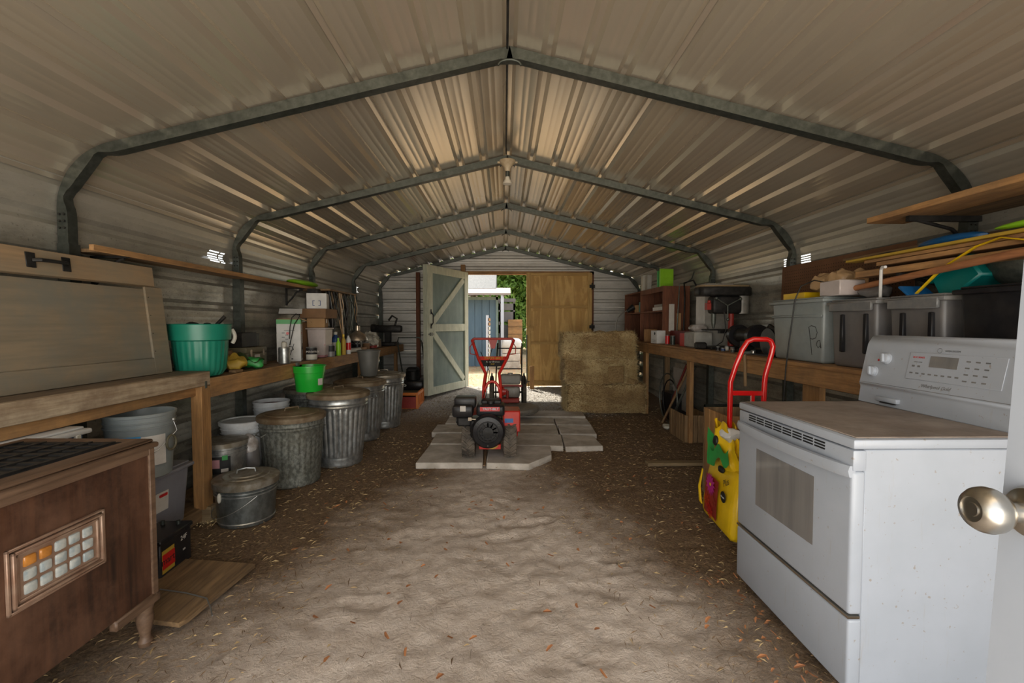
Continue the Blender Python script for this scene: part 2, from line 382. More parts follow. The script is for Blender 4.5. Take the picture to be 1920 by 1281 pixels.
def text(s, size, mx, mat, parent, name='lettering', ext=.0004, align='CENTER', shear=0, bold=0):
    cu = bpy.data.curves.new('t', 'FONT'); cu.body = s; cu.size = size; cu.align_x = align; cu.align_y = 'CENTER'; cu.extrude = ext; cu.shear = shear
    cu.offset = bold; cu.resolution_u = 3
    to = bpy.data.objects.new('t', cu); C.objects.link(to)
    dg = bpy.context.evaluated_depsgraph_get(); me = bpy.data.meshes.new_from_object(to.evaluated_get(dg))
    bpy.data.objects.remove(to); me.transform(mx); me.materials.clear(); me.materials.append(M[mat] if isinstance(mat, str) else mat)
    o = bpy.data.objects.new(name, me); C.objects.link(o); o.parent = parent; return o
FACE_CAM = Rx(PI / 2)                      # text in XZ plane facing -Y
FACE_NX = Rz(-PI / 2) @ Rx(PI / 2)         # text facing -X (reads toward -Y)
FACE_PX = Rz(PI / 2) @ Rx(PI / 2)          # text facing +X

def smooth(a, b, t):
    t = max(0, min(1, (t - a) / (b - a))); return t * t * (3 - 2 * t)
def gh(x, y): return .13 * smooth(5.6, 8.6, y)

# ------------------------------------------------------------------ structure: shell
XL, XR, XC, ZR = -2.32, 2.55, .03, 2.75
SLL = .245; SLR = .238
YF, YB = -.35, 8.58
def path(side, r=.36):
    """outline from ridge to floor, list of (x,z) with fine bend"""
    X = XL if side < 0 else XR; sl = SLL if side < 0 else SLR
    zc = ZR - sl * abs(X - XC)
    ang = math.atan(sl); turn = PI / 2 - ang; t = r * math.tan(turn / 2)
    p1 = Vector((X - side * t * math.cos(ang), zc + t * math.sin(ang)))
    p2 = Vector((X, zc - t))
    pts = [Vector((XC, ZR)), p1]
    cx, cz = X - side * r, p2.y
    for i in range(1, 12):
        a = (PI / 2 - ang) * (1 - i / 12) 
        pts.append(Vector((cx + side * r * math.cos(a), cz + r * math.sin(a))))
    pts += [p2, Vector((X, -.02))]
    return pts
def resample(pts):
    L = [0]
    for a, b in zip(pts, pts[1:]): L.append(L[-1] + (b - a).length)
    def at(s):
        for i in range(len(L) - 1):
            if s <= L[i + 1] or i == len(L) - 2:
                t = (s - L[i]) / (L[i + 1] - L[i]); p = pts[i].lerp(pts[i + 1], t); d = (pts[i + 1] - pts[i]).normalized(); return p, d
    return at, L[-1]
# one rib period: (ds, outward offset)
RP = [(-.038, 0), (-.013, .022), (.013, .022), (.038, 0), (.078, 0), (.083, .0008), (.090, .0008), (.095, 0), (.115, 0), (.120, .0008), (.127, .0008), (.132, 0)]
def shell(side):
    at, L = resample(path(side)); out = []
    pitch = .2045; k = 0
    S = []
    s0 = .0
    while True:
        c = k * pitch + (.0)
        if c > L: break
        for ds, h in RP:
            s = c + ds
            if 0 <= s <= L: S.append((s, h))
        k += 1
    S = sorted(S + [(0, .02)] if side else S)
    return at, L, S, pitch
HOLES = {-1: [(3.66, 3.78), (3.80, 3.855), (4.02, 4.055), (7.22, 7.27), (7.29, 7.32)], 1: [(4.05, 4.13), (3.77, 3.89)]}
def build_shell(side, parent_roof, parent_wall):
    at, L, S, pitch = shell(side)
    bounds = [0]
    c = 4
    while c * pitch < L: bounds.append(c * pitch); c += 4
    bounds.append(L)
    LW = L - (1.93 if side < 0 else 1.93)       # below this = wall
    for a, b in zip(bounds, bounds[1:]):
        lo = a - (.03 if a > 0 else 0)
        prof = [(s, h) for s, h in S if lo - 1e-6 <= s <= b + .034]
        iswall = (a + b) / 2 > LW
        # insert slot subdivisions
        hs = []
        zslots = [(1.845 + i * .019 - .019 * 2) for i in range(5)]
        dense = []
        for (s1, h1), (s2, h2) in zip(prof, prof[1:]):
            n = max(1, int((s2 - s1) / .03)) if not iswall else 1
            dense.append((s1, h1))
            for i in range(1, n): dense.append((s1 + (s2 - s1) * i / n, h1 + (h2 - h1) * i / n))
        dense.append(prof[-1])
        if iswall:
            zs = []
            extra = []
            for zz in zslots:
                for e in (-.0045, .0045):
                    s = L - (zz + e) - .02
                    if dense[0][0] < s < dense[-1][0]: extra.append(s)
            def hof(s):
                for (s1, h1), (s2, h2) in zip(dense, dense[1:]):
                    if s1 <= s <= s2 and s2 > s1: return h1 + (h2 - h1) * (s - s1) / (s2 - s1)
                return 0
            dense = sorted(dense + [(s, hof(s)) for s in extra])
        ys = [YF, YB]
        hl = HOLES[side] if iswall else []
        for h in hl: ys += list(h)
        ys = sorted(ys); bm = B(); rows = []
        lift = -.0015 if (bounds.index(a) % 2) else 0
        for s, h in dense:
            p, d = at(s); nrm = Vector((d.y, -d.x)) * (1 if side < 0 else -1)
            if (nrm.x * side < 0 and abs(nrm.x) > .3) or nrm.y < -.2: nrm = -nrm
            q = p + nrm * (h + lift + .004 - (.007 if s >= dense[-1][0] - 1e-6 and not iswall else 0))
            if s < 1e-6: q = Vector((XC, ZR + .024))
            rows.append([bm.bm.verts.new((q.x, y, q.y)) for y in ys])
        for i in range(len(rows) - 1):
            zc = (rows[i][0].co.z + rows[i + 1][0].co.z) / 2
            inz = any(abs(zc - z) < .004 for z in zslots)
            for j in range(len(ys) - 1):
                yc = (ys[j] + ys[j + 1]) / 2
                if inz and any(h[0] < yc < h[1] for h in hl): continue
                bm.bm.faces.new((rows[i][j], rows[i][j + 1], rows[i + 1][j + 1], rows[i + 1][j]))
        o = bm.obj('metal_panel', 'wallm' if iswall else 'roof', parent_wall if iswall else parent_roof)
        o.data.set_sharp_from_angle(angle=math.radians(12))
ceiling = struct('ceiling'); wall_l = struct('wall_left'); wall_r = struct('wall_right')
build_shell(-1, ceiling, wall_l); build_shell(1, ceiling, wall_r)

def xext(z):
    out = []
    for side in (-1, 1):
        pts = path(side); x = pts[-1].x
        for a, b in zip(pts, pts[1:]):
            if a.y >= z >= b.y and a.y > b.y: x = a.x + (b.x - a.x) * (a.y - z) / (a.y - b.y); break
        out.append(x)
    return out
DX0, DX1, DZ = -.70, 1.60, 2.28            # back door opening
wall_b = struct('wall_back')
def end_strip(z0, z1, xa, xb):
    zs = [];
    k = -1
    while True:
        c = k * .2045 + .1
        if c > z1 + .2: break
        for ds, h in RP:
            if z0 < c + ds < z1: zs.append((c + ds, h))
        k += 1
    def hh(z):
        k = round((z - .1) / .2045); d = z - .1 - k * .2045
        return .02 if abs(d) < .013 else (.022 * (1 - (abs(d) - .013) / .025) if abs(d) < .038 else 0)
    zs = sorted(zs + [(z0, hh(z0)), (z1, hh(z1))] + [(z0 + (z1 - z0) * i / 12, None) for i in range(1, 12)], key=lambda t: t[0])
    last = 0; Z = []
    for z, h in zs:
        if h is None: continue
        Z.append((z, h))
    bm = B(); rows = []
    for z, h in Z:
        e = xext(min(z, ZR - .001)); x0 = max(e[0] - .0, xa); x1 = min(e[1], xb)
        if x1 <= x0: continue
        rows.append([bm.bm.verts.new((x, YB - .02 + h, z)) for x in (x0, x1)])
    for i in range(len(rows) - 1): bm.bm.faces.new((rows[i][0], rows[i][1], rows[i + 1][1], rows[i + 1][0]))
    o = bm.obj('metal_panel', 'endm', wall_b); o.data.set_sharp_from_angle(angle=math.radians(12))
for z0, z1 in ((0, .82), (.80, 1.62), (1.60, DZ)):
    end_strip(z0, z1, -9, DX0 - .04); end_strip(z0, z1, DX1 + .04, 9)
end_strip(DZ, 2.745, -9, 9)

# floor
def mk_floor():
    bm = B(); nx, ny = 230, 400; x0, x1, y0, y1 = -2.45, 2.7, -1.2, 8.7
    random.seed(3)
    prints = [(random.uniform(-1.2, 1.1), random.uniform(1.3, 3.9), random.uniform(0, PI)) for _ in range(46)]
    def f(u, v):
        x = x0 + (x1 - x0) * u; y = y0 + (y1 - y0) * v
        p = Vector((x, y, 0)); mid = smooth(1.75, 1.1, abs(x)) if abs(x) < 1.75 else 0
        z = gh(x, y) + mid * (noise.noise(p * 1.7) * .010 + noise.noise(p * 5) * .006 + noise.noise(p * 13) * .005 + abs(noise.noise(p * 7 + Vector((4, 2, 1)))) * -.010 + noise.noise(p * 30) * .003) - .004
        if mid > 0 and 1.2 < y < 4.1:
            for px_, py_, a in prints:
                dx, dy = x - px_, y - py_
                if abs(dx) < .25 and abs(dy) < .25:
                    lx = dx * math.cos(a) + dy * math.sin(a); ly = -dx * math.sin(a) + dy * math.cos(a)
                    r = math.hypot(lx / .14, ly / .05)
                    z += -.006 * smooth(1.05, .8, r) + .004 * math.sin(lx * 260) * (r < .8) * .4 + .004 * math.exp(-((r - 1.15) / .16) ** 2)
        z = z * 1 if y > .8 else z
        return (x, y, z)
    bm.sheet(f, nx, ny)
    o = bm.obj('floor', 'floor'); o['kind'] = 'structure'; return o
mk_floor()

# back door frame
def post(name, x0, x1, y0, y1, z0, z1, mat, par, bev=.003): return B().box(x0, x1, y0, y1, z0, z1, bev).obj(name, mat, par)
fr = struct('trim_1')
post('post', DX0 - .10, DX0 - .02, YB - .11, YB - .025, .1, DZ + .12, 'pine_z', fr); post('post', DX1 + .0, DX1 + .07, YB - .11, YB - .025, .1, DZ - .0, 'redwood_z', fr)
post('header', DX0 - .02, DX1 + .07, YB - .11, YB - .025, DZ - .06, DZ + .0, 'pine_x', fr)
post('post', -1.63, -1.56, YB - .11, YB - .025, .1, 2.26, 'redwood_z', fr)

# door leaves
def leaf(name, mx, wd, h, mf, mt, mtx, brace, front):
    d = struct(name); d.matrix_world = mx
    B().box(0, wd, -.012, .012, 0, h).obj('door_sheet', mf, d)
    return d
LH = 2.10
pA = Vector((DX0 + .01, YB - .13, .15)); LW_ = 1.27
ang = math.atan2(7.30 - pA.y, aty(800, 620, 7.30).x - pA.x)
d1 = struct('door_1'); d1.location = pA; d1.rotation_euler = (0, 0, ang)
B().box(0, LW_, -.012, .012, 0, LH).obj('door_sheet', 'doorgreen', d1)
def stick(p, q, wd, y0, y1, name, mat, par):
    p, q = Vector(p), Vector(q); d = q - p; L = d.length; a = math.atan2(d.y, d.x)
    return B().box(0, L, y0, y1, -wd / 2, wd / 2, .003, mx=T(p.x, 0, p.y) @ Ry(-a)).obj(name, mat, par)
S = .125
for z, zz in ((S / 2, S), (LH * .52, S), (LH - S / 2, S)): stick((S, z), (LW_ - S, z), S, .012, .034, 'rail', 'trimgreen', d1)
for x in (S / 2, LW_ - S / 2): stick((x, 0), (x, LH), S, .012, .036, 'stile', 'trimgreen', d1)
stick((LW_ - S - .01, LH * .52 + S * .6), (S + .03, LH - S - .02), .105, .012, .031, 'brace', 'trimgreen', d1)
stick((LW_ - S - .01, LH * .52 - S * .6), (S + .03, S + .03), .105, .012, .031, 'brace', 'trimgreen', d1)
B().box(LW_, LW_ + .035, -.045, .036, 0, LH, .003).box(0, LW_, -.045, -.012, LH - .04, LH).obj('edge_board', 'trimgreen', d1)
B().tube([(LW_ - .07, .036, 1.12), (LW_ - .07, .075, 1.17), (LW_ - .07, .075, 1.30), (LW_ - .07, .036, 1.35)], .009).box(LW_ - .085, LW_ - .055, .034, .042, 1.08, 1.16).box(LW_ - .085, LW_ - .055, .034, .042, 1.31, 1.39).obj('handle', 'black', d1)
B().box(LW_ - .14, LW_ + .0, .034, .046, .98, 1.0).box(LW_ - .10, LW_ - .04, .034, .05, .965, 1.015).obj('latch', 'galvd', d1)
d2 = struct('door_2'); d2.location = (DX1 + .03, YB - .12, .15)
W2 = DX1 + .03 - aty(987, 600, YB - .12).x
B().box(-W2, 0, -.01, .01, 0, LH).obj('door_sheet', 'ply', d2)
for z in (.07, .80, 1.47, LH - .03): B().box(-W2 + .08, -.08, -.035, -.01, z - .025, z + .025, .002).obj('batten', 'plyx', d2)
for x in (-W2 + .04, -.04): B().box(x - .04, x + .04, -.038, -.01, 0, LH, .002).obj('stile', 'plyz', d2)
for x, z in ((-W2 + .14, 1.25), (-.14, 1.25)): B().box(x - .06, x + .06, -.03, -.01, z - .14, z + .14).obj('cleat', 'ply', d2)
B().box(-W2 + .0, -W2 + .13, -.06, -.01, 1.03, 1.11, .003).obj('cleat', 'plyx', d2)
for z in (1.1, 1.85): B().box(-.05, .05, -.05, -.038, z - .03, z + .03).cyl((0, -.05, z - .06), (0, -.05, z + .06), .014).obj('hinge', 'black', d2)

# white door at right
d3 = struct('door_3'); d3.location = (.647, .62, .0); d3.rotation_euler = (0, math.radians(2.6), -.085)
B().box(0, .044, -.85, 0, -.0 + .03, 2.03, .002).obj('door_slab', 'white', d3)
B().box(.006, .038, -.001, .0035, .95, 1.05).obj('latch_plate', 'chrome', d3)
kz = 1.055
B().lathe([(.034, 0), (.034, .004), (.031, .010), (.018, .014), (.013, .018), (.0125, .036), (.016, .040), (.024, .044), (.0285, .052), (.0300, .060), (.0285, .068), (.024, .075), (.016, .079), (.0155, .077), (.009, .077), (.0085, .0785), (.001, .0788)], seg=40, mx=T(0, -.045, kz) @ Ry(-PI / 2)).obj('door_knob', 'chrome', d3)
B().lathe([(.034, 0), (.034, .004), (.031, .010), (.018, .014), (.013, .018), (.0125, .036), (.016, .040), (.024, .044), (.0285, .052), (.0300, .060), (.0285, .068), (.024, .075), (.001, .079)], seg=40, mx=T(.044, -.045, kz) @ Ry(PI / 2)).obj('door_knob', 'chrome', d3)

# ------------------------------------------------------------------ steel arches
FY = [-.6 + 1.525 * i for i in range(1, 6)] + [YB - .09]
FY = [.925, 2.45, 3.975, 5.50, 7.02, YB - .065]
def arch(y, label):
    t = thing('steel_arch', label, 'frame', (0, y, 0), group='galvanized steel arches carrying the roof')
    for side in (-1, 1):
        pts = path(side); at, L = resample(pts); bm = B(); rows = []
        n = 150; hw = .028
        ix0 = (pts[1] - pts[0]).length; ix1 = ix0 + sum((b - a).length for a, b in zip(pts[1:-2], pts[2:-1]))
        for i in range(n + 1):
            s = L * i / n; p, d = at(s); nrm = Vector((d.y, -d.x)) * (1 if side < 0 else -1)
            if nrm.x * side < -.05 or nrm.y < -.2: nrm = -nrm
            dep = .057
            if ix0 - .05 < s < ix1 + .05:
                tt = (s - ix0 + .05) / (ix1 - ix0 + .1); dep -= .026 * (math.exp(-((tt - .22) / .09) ** 2) + math.exp(-((tt - .78) / .09) ** 2)) - .006 * math.exp(-((tt - .5) / .12) ** 2)
            if s < .06 : dep += .012 * (1 - s / .06) - .0
            a = p - nrm * .003; b = p - nrm * dep
            rows.append([bm.bm.verts.new((q.x, yy, max(q.y, gh(0, y) - .01))) for q, yy in ((a, -hw), (b, -hw), (b, hw), (a, hw))])
        for i in range(n):
            for k in range(4): bm.bm.faces.new((rows[i][k], rows[i][(k + 1) % 4], rows[i + 1][(k + 1) % 4], rows[i + 1][k]))
        bm.obj('tube', 'galv', t)
        X = XL if side < 0 else XR
        sl = B().box(X - side * .064 - .0, X - side * .002, -.032, .032, gh(0, y), 1.72) if side < 0 else B().box(X - side * .002, X - side * .064, -.032, .032, gh(0, y), 1.72)
        sl.obj('sleeve', 'galv', t)
        bb = B()
        for k in range(3):
            for e in (-.012, .012): bb.cyl((X - side * .03 + e, -.036, 1.80 + .035 * k), (X - side * .03 + e, -.028, 1.80 + .035 * k), .006, seg=6)
        bb.obj('bolts', 'bolt', t, kind='stuff')
    B().tube([(XC + .06 * math.cos(a), -.03, ZR - .105 + .03 * math.sin(a)) for a in [PI * i / 10 for i in range(11)]], .006).obj('crimp', 'galv', t)
    return t
for y, lb in zip(FY, ('galvanized arch nearest the open front, above the white stove', 'galvanized arch second from the front, its left post beside the tan panel', 'third galvanized arch, with the bare bulb at its peak', 'fourth galvanized arch, over the drill press', 'fifth galvanized arch, over the hay bales', 'last galvanized arch against the corrugated end wall')): arch(y, lb)
# ceiling bulb
t = thing('ceiling_lamp', 'porcelain ceiling lamp holder with flood bulb hanging below arch peak', 'lamp', (XC + .0, 3.93, ZR - .06))
B().lathe([(.068, 0), (.070, -.012), (.055, -.03), (.03, -.06), (.022, -.09)], seg=28).obj('holder', 'lampbase', t)
B().box(-.085, .085, -.012, .012, -.022, -.010).obj('bracket', 'lampbase', t)
B().lathe([(.018, -.09), (.018, -.135)], seg=20).obj('socket', 'galv', t)
B().lathe([(.016, -.135), (.022, -.155), (.040, -.185), (.041, -.195), (.028, -.20), (.002, -.198)], seg=28).obj('bulb', 'bulb', t)
B().tube([(.06, -.02, -.02), (.062, -.022, -.05), (.055, -.02, -.075)], .0015, 5).obj('pull_chain', 'wire', t)
tag(B().tube([(XC - .012, y, ZR - .015 + (.0)) for y in (-.3, 1.5, 3.0, 3.9)], .006, 6).obj('ridge_cable', 'black'), 'dark cable running along the roof ridge to the bulb', 'cable')

# ------------------------------------------------------------------ stove
def stove():
    t = thing('electric_range', 'white electric range with dusty cooktop standing at right front', 'stove', (1.18, 1.50, 0))
    W, D, H = .755, .66, .914
    B().box(.045, D, .008, W - .008, .03, H - .04, .004).obj('body', 'stove', t)
    for x in (.08, D - .05):
        for y in (.06, W - .06): B().cyl((x, y, 0), (x, y, .04), .018, seg=10).obj('foot', 'blackp', t)
    B().box(0, D + .02, 0, W, H - .038, H - .004, .008, seg=2).obj('cooktop_rim', 'stove', t)
    B().box(.02, D, .018, W - .018, H - .004, H + .001, .002).obj('cooktop', 'cooktop', t)
    B().box(.0, .05, .004, W - .004, .30, .80, .012, seg=3).obj('oven_door', 'stove', t)
    B().box(.002, .05, .004, W - .004, .80, H - .042, .006, seg=2).obj('vent_strip', 'stove', t)
    vb = B()
    for i in range(8):
        y = .14 + i * .066
        for k in range(3): vb.box(-.0005, .003, y, y + .055, .838 + k * .011, .8435 + k * .011)
    vb.obj('vent_slots', 'dark', t)
    n = 24; hb = B(); rows = []
    for i in range(n + 1):
        u = i / n; y = .008 + (W - .016) * u; x = -.006 - .034 * math.sin(PI * u) ** .6
        z = .800
        rows.append([hb.bm.verts.new(p) for p in ((x, y, z - .022), (x - .006, y, z), (x, y, z + .018), (x + .02, y, z + .018), (x + .02, y, z - .022))])
    for i in range(n):
        for k in range(5): hb.bm.faces.new((rows[i][k], rows[i][(k + 1) % 5], rows[i + 1][(k + 1) % 5], rows[i + 1][k]))
    hb.bm.faces.new(rows[0]); hb.bm.faces.new(rows[-1][::-1])
    hb.obj('door_handle', 'stove', t)
    B().box(-.0015, .01, .19, W - .17, .455, .72, .0).obj('oven_window', 'glass_dk', t)
    B().box(-.001, .04, .004, W - .004, .288, .297).obj('seam_trim', 'chrome', t)
    B().box(.0, .05, .004, W - .004, .03, .284, .010, seg=3).obj('drawer', 'stove', t)
    # backguard: section in xz, leaning
    sec = [(D - .055, H), (D - .045, H + .075), (D - .052, H + .095), (D - .050, H + .10), (D - .012, H + .29), (D + .010, H + .325), (D + .035, H + .332), (D + .075, H + .325), (D + .075, H - .1), (D - .0, H - .1), (D, H)]
    B().prism(sec, .0, W, 'y', bev=.004).obj('backguard', 'stove', t)
    # control face frame
    p0 = Vector((D - .050, 0, H + .10)); p1 = Vector((D - .012, 0, H + .29)); up = (p1 - p0).normalized(); nrm = Vector((-up.z, 0, up.x))
    Mx = Matrix(((0, up.x, nrm.x, p0.x), (-1, 0, 0, W), (0, up.z, nrm.z, p0.z), (0, 0, 0, 1)))   # u -> -Y from far edge
    Lf = (p1 - p0).length
    B().box(.006, W - .006, .0, .0022, 0, .001, mx=Mx).obj('lower_line', 'lidgrey', t)
    for u, v in ((.135, .125), (.075, .058)):
        k = B().lathe([(.026, 0), (.026, .004), (.022, .006), (.022, .018), (.018, .021), (.001, .021)], seg=28, mx=Mx @ T(u, v, 0))
        k.box(-.006, .006, -.02, .02, .018, .029, .002, mx=Mx @ T(u, v, 0) @ Rz(.3)); k.obj('knob', 'white', t)
    B().cyl(Mx @ Vector((.09, .115, 0)), Mx @ Vector((.09, .115, .002)), .005).obj('indicator', 'red', t)
    B().box(.255, .65, .045, .165, 0, .003, .001, mx=Mx).obj('keypad', 'stove', t)
    B().box(.355, .475, .105, .152, .003, .0045, mx=Mx).obj('display', 'glass_dk', t)
    kb = B()
    for r in range(8): kb.box(.27 + r * .029, .285 + r * .029, .070, .076, .003, .0036, mx=Mx)
    for r in range(3):
        for q in range(4): kb.box(.505 + r * .036, .522 + r * .036, .060 + q * .026, .0655 + q * .026, .003, .0036, mx=Mx)
    for q in range(2): kb.box(.275 + q * .026, .288 + q * .026, .100, .108, .003, .0036, mx=Mx)
    kb.obj('key_marks', 'lidgrey', t, kind='stuff')
    text('ACCUBAKE', .011, Mx @ T(.30, .143, .0035), 'red', t); text('UPPER OVEN', .007, Mx @ T(.30, .122, .0035), 'lidgrey', t)
    text('Whirlpool Gold', .020, Mx @ T(.40, .022, .0012), 'lidgrey', t, shear=.3)
    text('OVEN SYSTEM', .010, Mx @ T(.44, .178, .0012), 'lidgrey', t)
    B().tube([Mx @ Vector((.385 + .010 * math.cos(a), .178 + .010 * math.sin(a), .0012)) for a in [2 * PI * i / 20 for i in range(20)]], .0008, 4, closed=True).obj('emblem', 'lidgrey', t)
    B().box(D - .07, D - .042, W - .24, W - .12, H + .022, H + .045, .006, seg=2).obj('vent_cap', 'stove', t)
    B().box(D - .074, D - .06, W - .23, W - .155, H + .018, H + .024).obj('vent_gap', 'dark', t)
stove()

# ------------------------------------------------------------------ console cabinet (left front)
def console():
    X = -1.43; Y1 = 1.855; Y0 = .80; t = thing('console_cabinet', 'old dark veneer console cabinet on carved feet at left front', 'cabinet', (X, Y1, 0), rz=math.radians(-1.5))
    L = Y1 - Y0; W = .52
    B().box(-W, 0, -L, 0, .20, .80, .004).obj('body', 'veneer', t)
    B().box(-.004, .006, -L, .0, .775, .80).box(-.006, .008, -.022, .004, .19, .80, .002).obj('corner_strip', 'venedge', t)
    B().box(-W - .015, .018, -L - .02, .018, .80, .822, .008, seg=2).box(-W, .006, -L, .006, .822, .836, .006).obj('top', 'venedge', t)
    g = B()
    for i in range(18): 
        y = -.10 - i * .05
        g.box(-W + .07, -.09, y, y + .018, .836, .842)
    for i in range(5): g.box(-W + .07 + i * .09, -W + .085 + i * .09, -L + .06, -.08, .838, .845)
    g.obj('top_grille', 'black', t)
    B().box(-W + .05, -.07, -L + .05, -.06, .8362, .8375).obj('grille_bed', 'dark', t)
    # base rail and feet
    B().box(-.02, .012, -.20, .012, .165, .205, .006).box(-W + .0, .012, -.02, .012, .165, .205, .006).obj('base_rail', 'venedge', t)
    for x, y in ((-.025, -.03), (-W + .03, -.03), (-.025, -L + .04), (-W + .03, -L + .04)):
        B().lathe([(.034, .18), (.034, .165), (.026, .14), (.031, .115), (.026, .08), (.018, .045), (.020, .03), (.027, .018), (.024, 0)][::-1], (x, y, 0), 14).obj('foot', 'venedge', t)
    # framed glass window on the near side (+X face)
    yc, zc = -.385, .545; w2, h2 = .158, .098
    fr_ = B()
    for k, (o, d) in enumerate(((.0, .010), (.012, .016), (.024, .010))):
        a, b = w2 - o, h2 - o; th = .009
        fr_.box(0, d, yc - a, yc + a, zc + b - th, zc + b, .002).box(0, d, yc - a, yc + a, zc - b, zc - b + th, .002)
        fr_.box(0, d, yc - a, yc - a + th, zc - b, zc + b, .002).box(0, d, yc + a - th, yc + a, zc - b, zc + b, .002)
    fr_.obj('window_frame', 'brass', t)
    B().box(0, .005, yc - w2 + .02, yc + w2 - .02, zc - h2 + .02, zc + h2 - .02).obj('window_bed', 'brass', t)
    for r in range(3):
        for c in range(5):
            y = yc - .093 + c * .0465; z = zc - .042 + r * .042
            B().box(-.002, .011, y - .0185, y + .0185, z - .0165, z + .0165, .006, seg=2).jitter(.0012, 90, r * 5 + c).obj('glass_tile', 'amber' if (r == 2 and c < 2) else 'glasst', t)
console()

# ------------------------------------------------------------------ left benches
def bench_left_near():
    t = thing('workbench', 'near left workbench with pale weathered front board', 'workbench', (XL, 0, 0))
    fx = -XL - 1.97     # local x of front
    for i in range(2):
        B().box(.03 + i * .165, .03 + (i + 1) * .165 - .004, .9, 3.02, .955, .993, .002).obj('top_board', 'dk_y', t)
    B().box(fx - .0, fx + .035, .9, 3.02, .90, .992, .003).obj('front_board', 'grey_y', t)
    B().box(fx - .04, fx - .002, .9, 3.03, .84, .952, .002).obj('inner_beam', 'pine_y', t)
    B().box(fx - .035, fx + .035, 2.93, 3.02, .10, .90, .003).obj('leg', 'pine_z', t)
    B().box(fx - .035, fx + .035, 1.2, 1.29, 0, .90, .003).obj('leg', 'pine_z', t)
    B().box(fx - .02, fx + .005, .9, 3.02, .02, .11, .003).obj('lower_beam', 'old_y', t)
    B().box(fx - .06, fx + .06, 2.95, 3.03, .0, .11, .003).obj('sill_block', 'old_x', t)
    B().box(.03, fx - .02, .9, 3.02, .09, .115, .002).obj('lower_shelf', 'old_y', t)
    B().box(fx + .035, fx + .038, 2.965, 2.985, .885, .93).obj('latch', 'galvd', t)
bench_left_near()
def bench_left_far():
    t = thing('workbench', 'long left workbench crowded with boxes and paint tins', 'workbench', (XL, 3.03, 0))
    f0, f1 = -XL - 1.98, -XL - 1.85
    def fx(y): return f0 + (f1 - f0) * y / 5.2
    for i in range(3):
        a, b = i / 3, (i + 1) / 3
        poly = [(.03 + (fx(.005) - .03) * a, .005), (.03 + (fx(.005) - .03) * b - .003, .005), (.03 + (fx(5.2) - .03) * b - .003, 5.2), (.03 + (fx(5.2) - .03) * a, 5.2)]
        B().prism(poly, .915, .940, 'z').obj('top_board', 'old_y', t)
    B().prism([(fx(0), .005), (fx(0) + .038, .005), (fx(5.2) + .038, 5.2), (fx(5.2), 5.2)], .815, .941, 'z', bev=.003).obj('front_board', 'pine_y', t)
    for y in (1.55, 3.1, 4.9): B().box(fx(y) - .05, fx(y) - .002, y - .045, y + .045, gh(0, y + 3), .915, .003).obj('leg', 'pine_z', t)
bench_left_far()
# wall shelf on the left
t = thing('wall_shelf', 'long narrow board shelf on black brackets along left wall', 'shelf', (XL, 0, 0))
B().box(.02, .20, 2.49, 5.1, 1.685, 1.705, .002).obj('board', 'old_y', t)
B().box(.18, .205, 2.40, 5.15, 1.68, 1.712, .002).obj('front_lip', 'pine_y', t)
for y in (2.62, 4.9):
    B().box(.0, .012, y - .012, y + .012, 1.50, 1.68).box(.0, .20, y - .012, y + .012, 1.672, 1.684).tube([(.008, y, 1.52), (.06, y, 1.57), (.11, y, 1.64), (.18, y, 1.672)], .009).obj('bracket', 'black', t)
# big leaning panel with handle
t = thing('cabinet_door_panel', 'large tan framed wood panel with black pull leaning on near bench', 'panel', (-2.13, 1.2, .994), rot=(0, math.radians(-6), 0))
B().box(-.012, .0, 0, 1.70, .0, .52).obj('sheet', 'panelwood', t)
B().box(0, .014, 1.60, 1.735, .0, .535, .002).obj('stile', 'panelwood', t)
B().box(0, .014, 0, 1.60, .0, .10, .002).obj('rail', 'panelwood', t)
B().box(-.012, .030, 0, 1.66, .535, .655, .003).obj('rail', 'panelrail', t)
B().box(-.03, -.012, 0, 1.72, 0, .5).obj('backing', 'panelwood', t)
for i in range(4): B().cyl((.0145, 1.615, .14 + i * .11), (.0165, 1.615, .14 + i * .11), .003, seg=6).obj('nail', 'black', t)
hy0, hy1 = .905, 1.12
B().box(.03, .035, hy0, hy0 + .045, .565, .635, .002).box(.03, .035, hy1 - .045, hy1, .565, .635, .002).tube([(.035, hy0 + .03, .60), (.058, hy0 + .045, .60), (.062, (hy0 + hy1) / 2, .60), (.058, hy1 - .045, .60), (.035, hy1 - .03, .60)], .009, 8).obj('pull_handle', 'black', t)

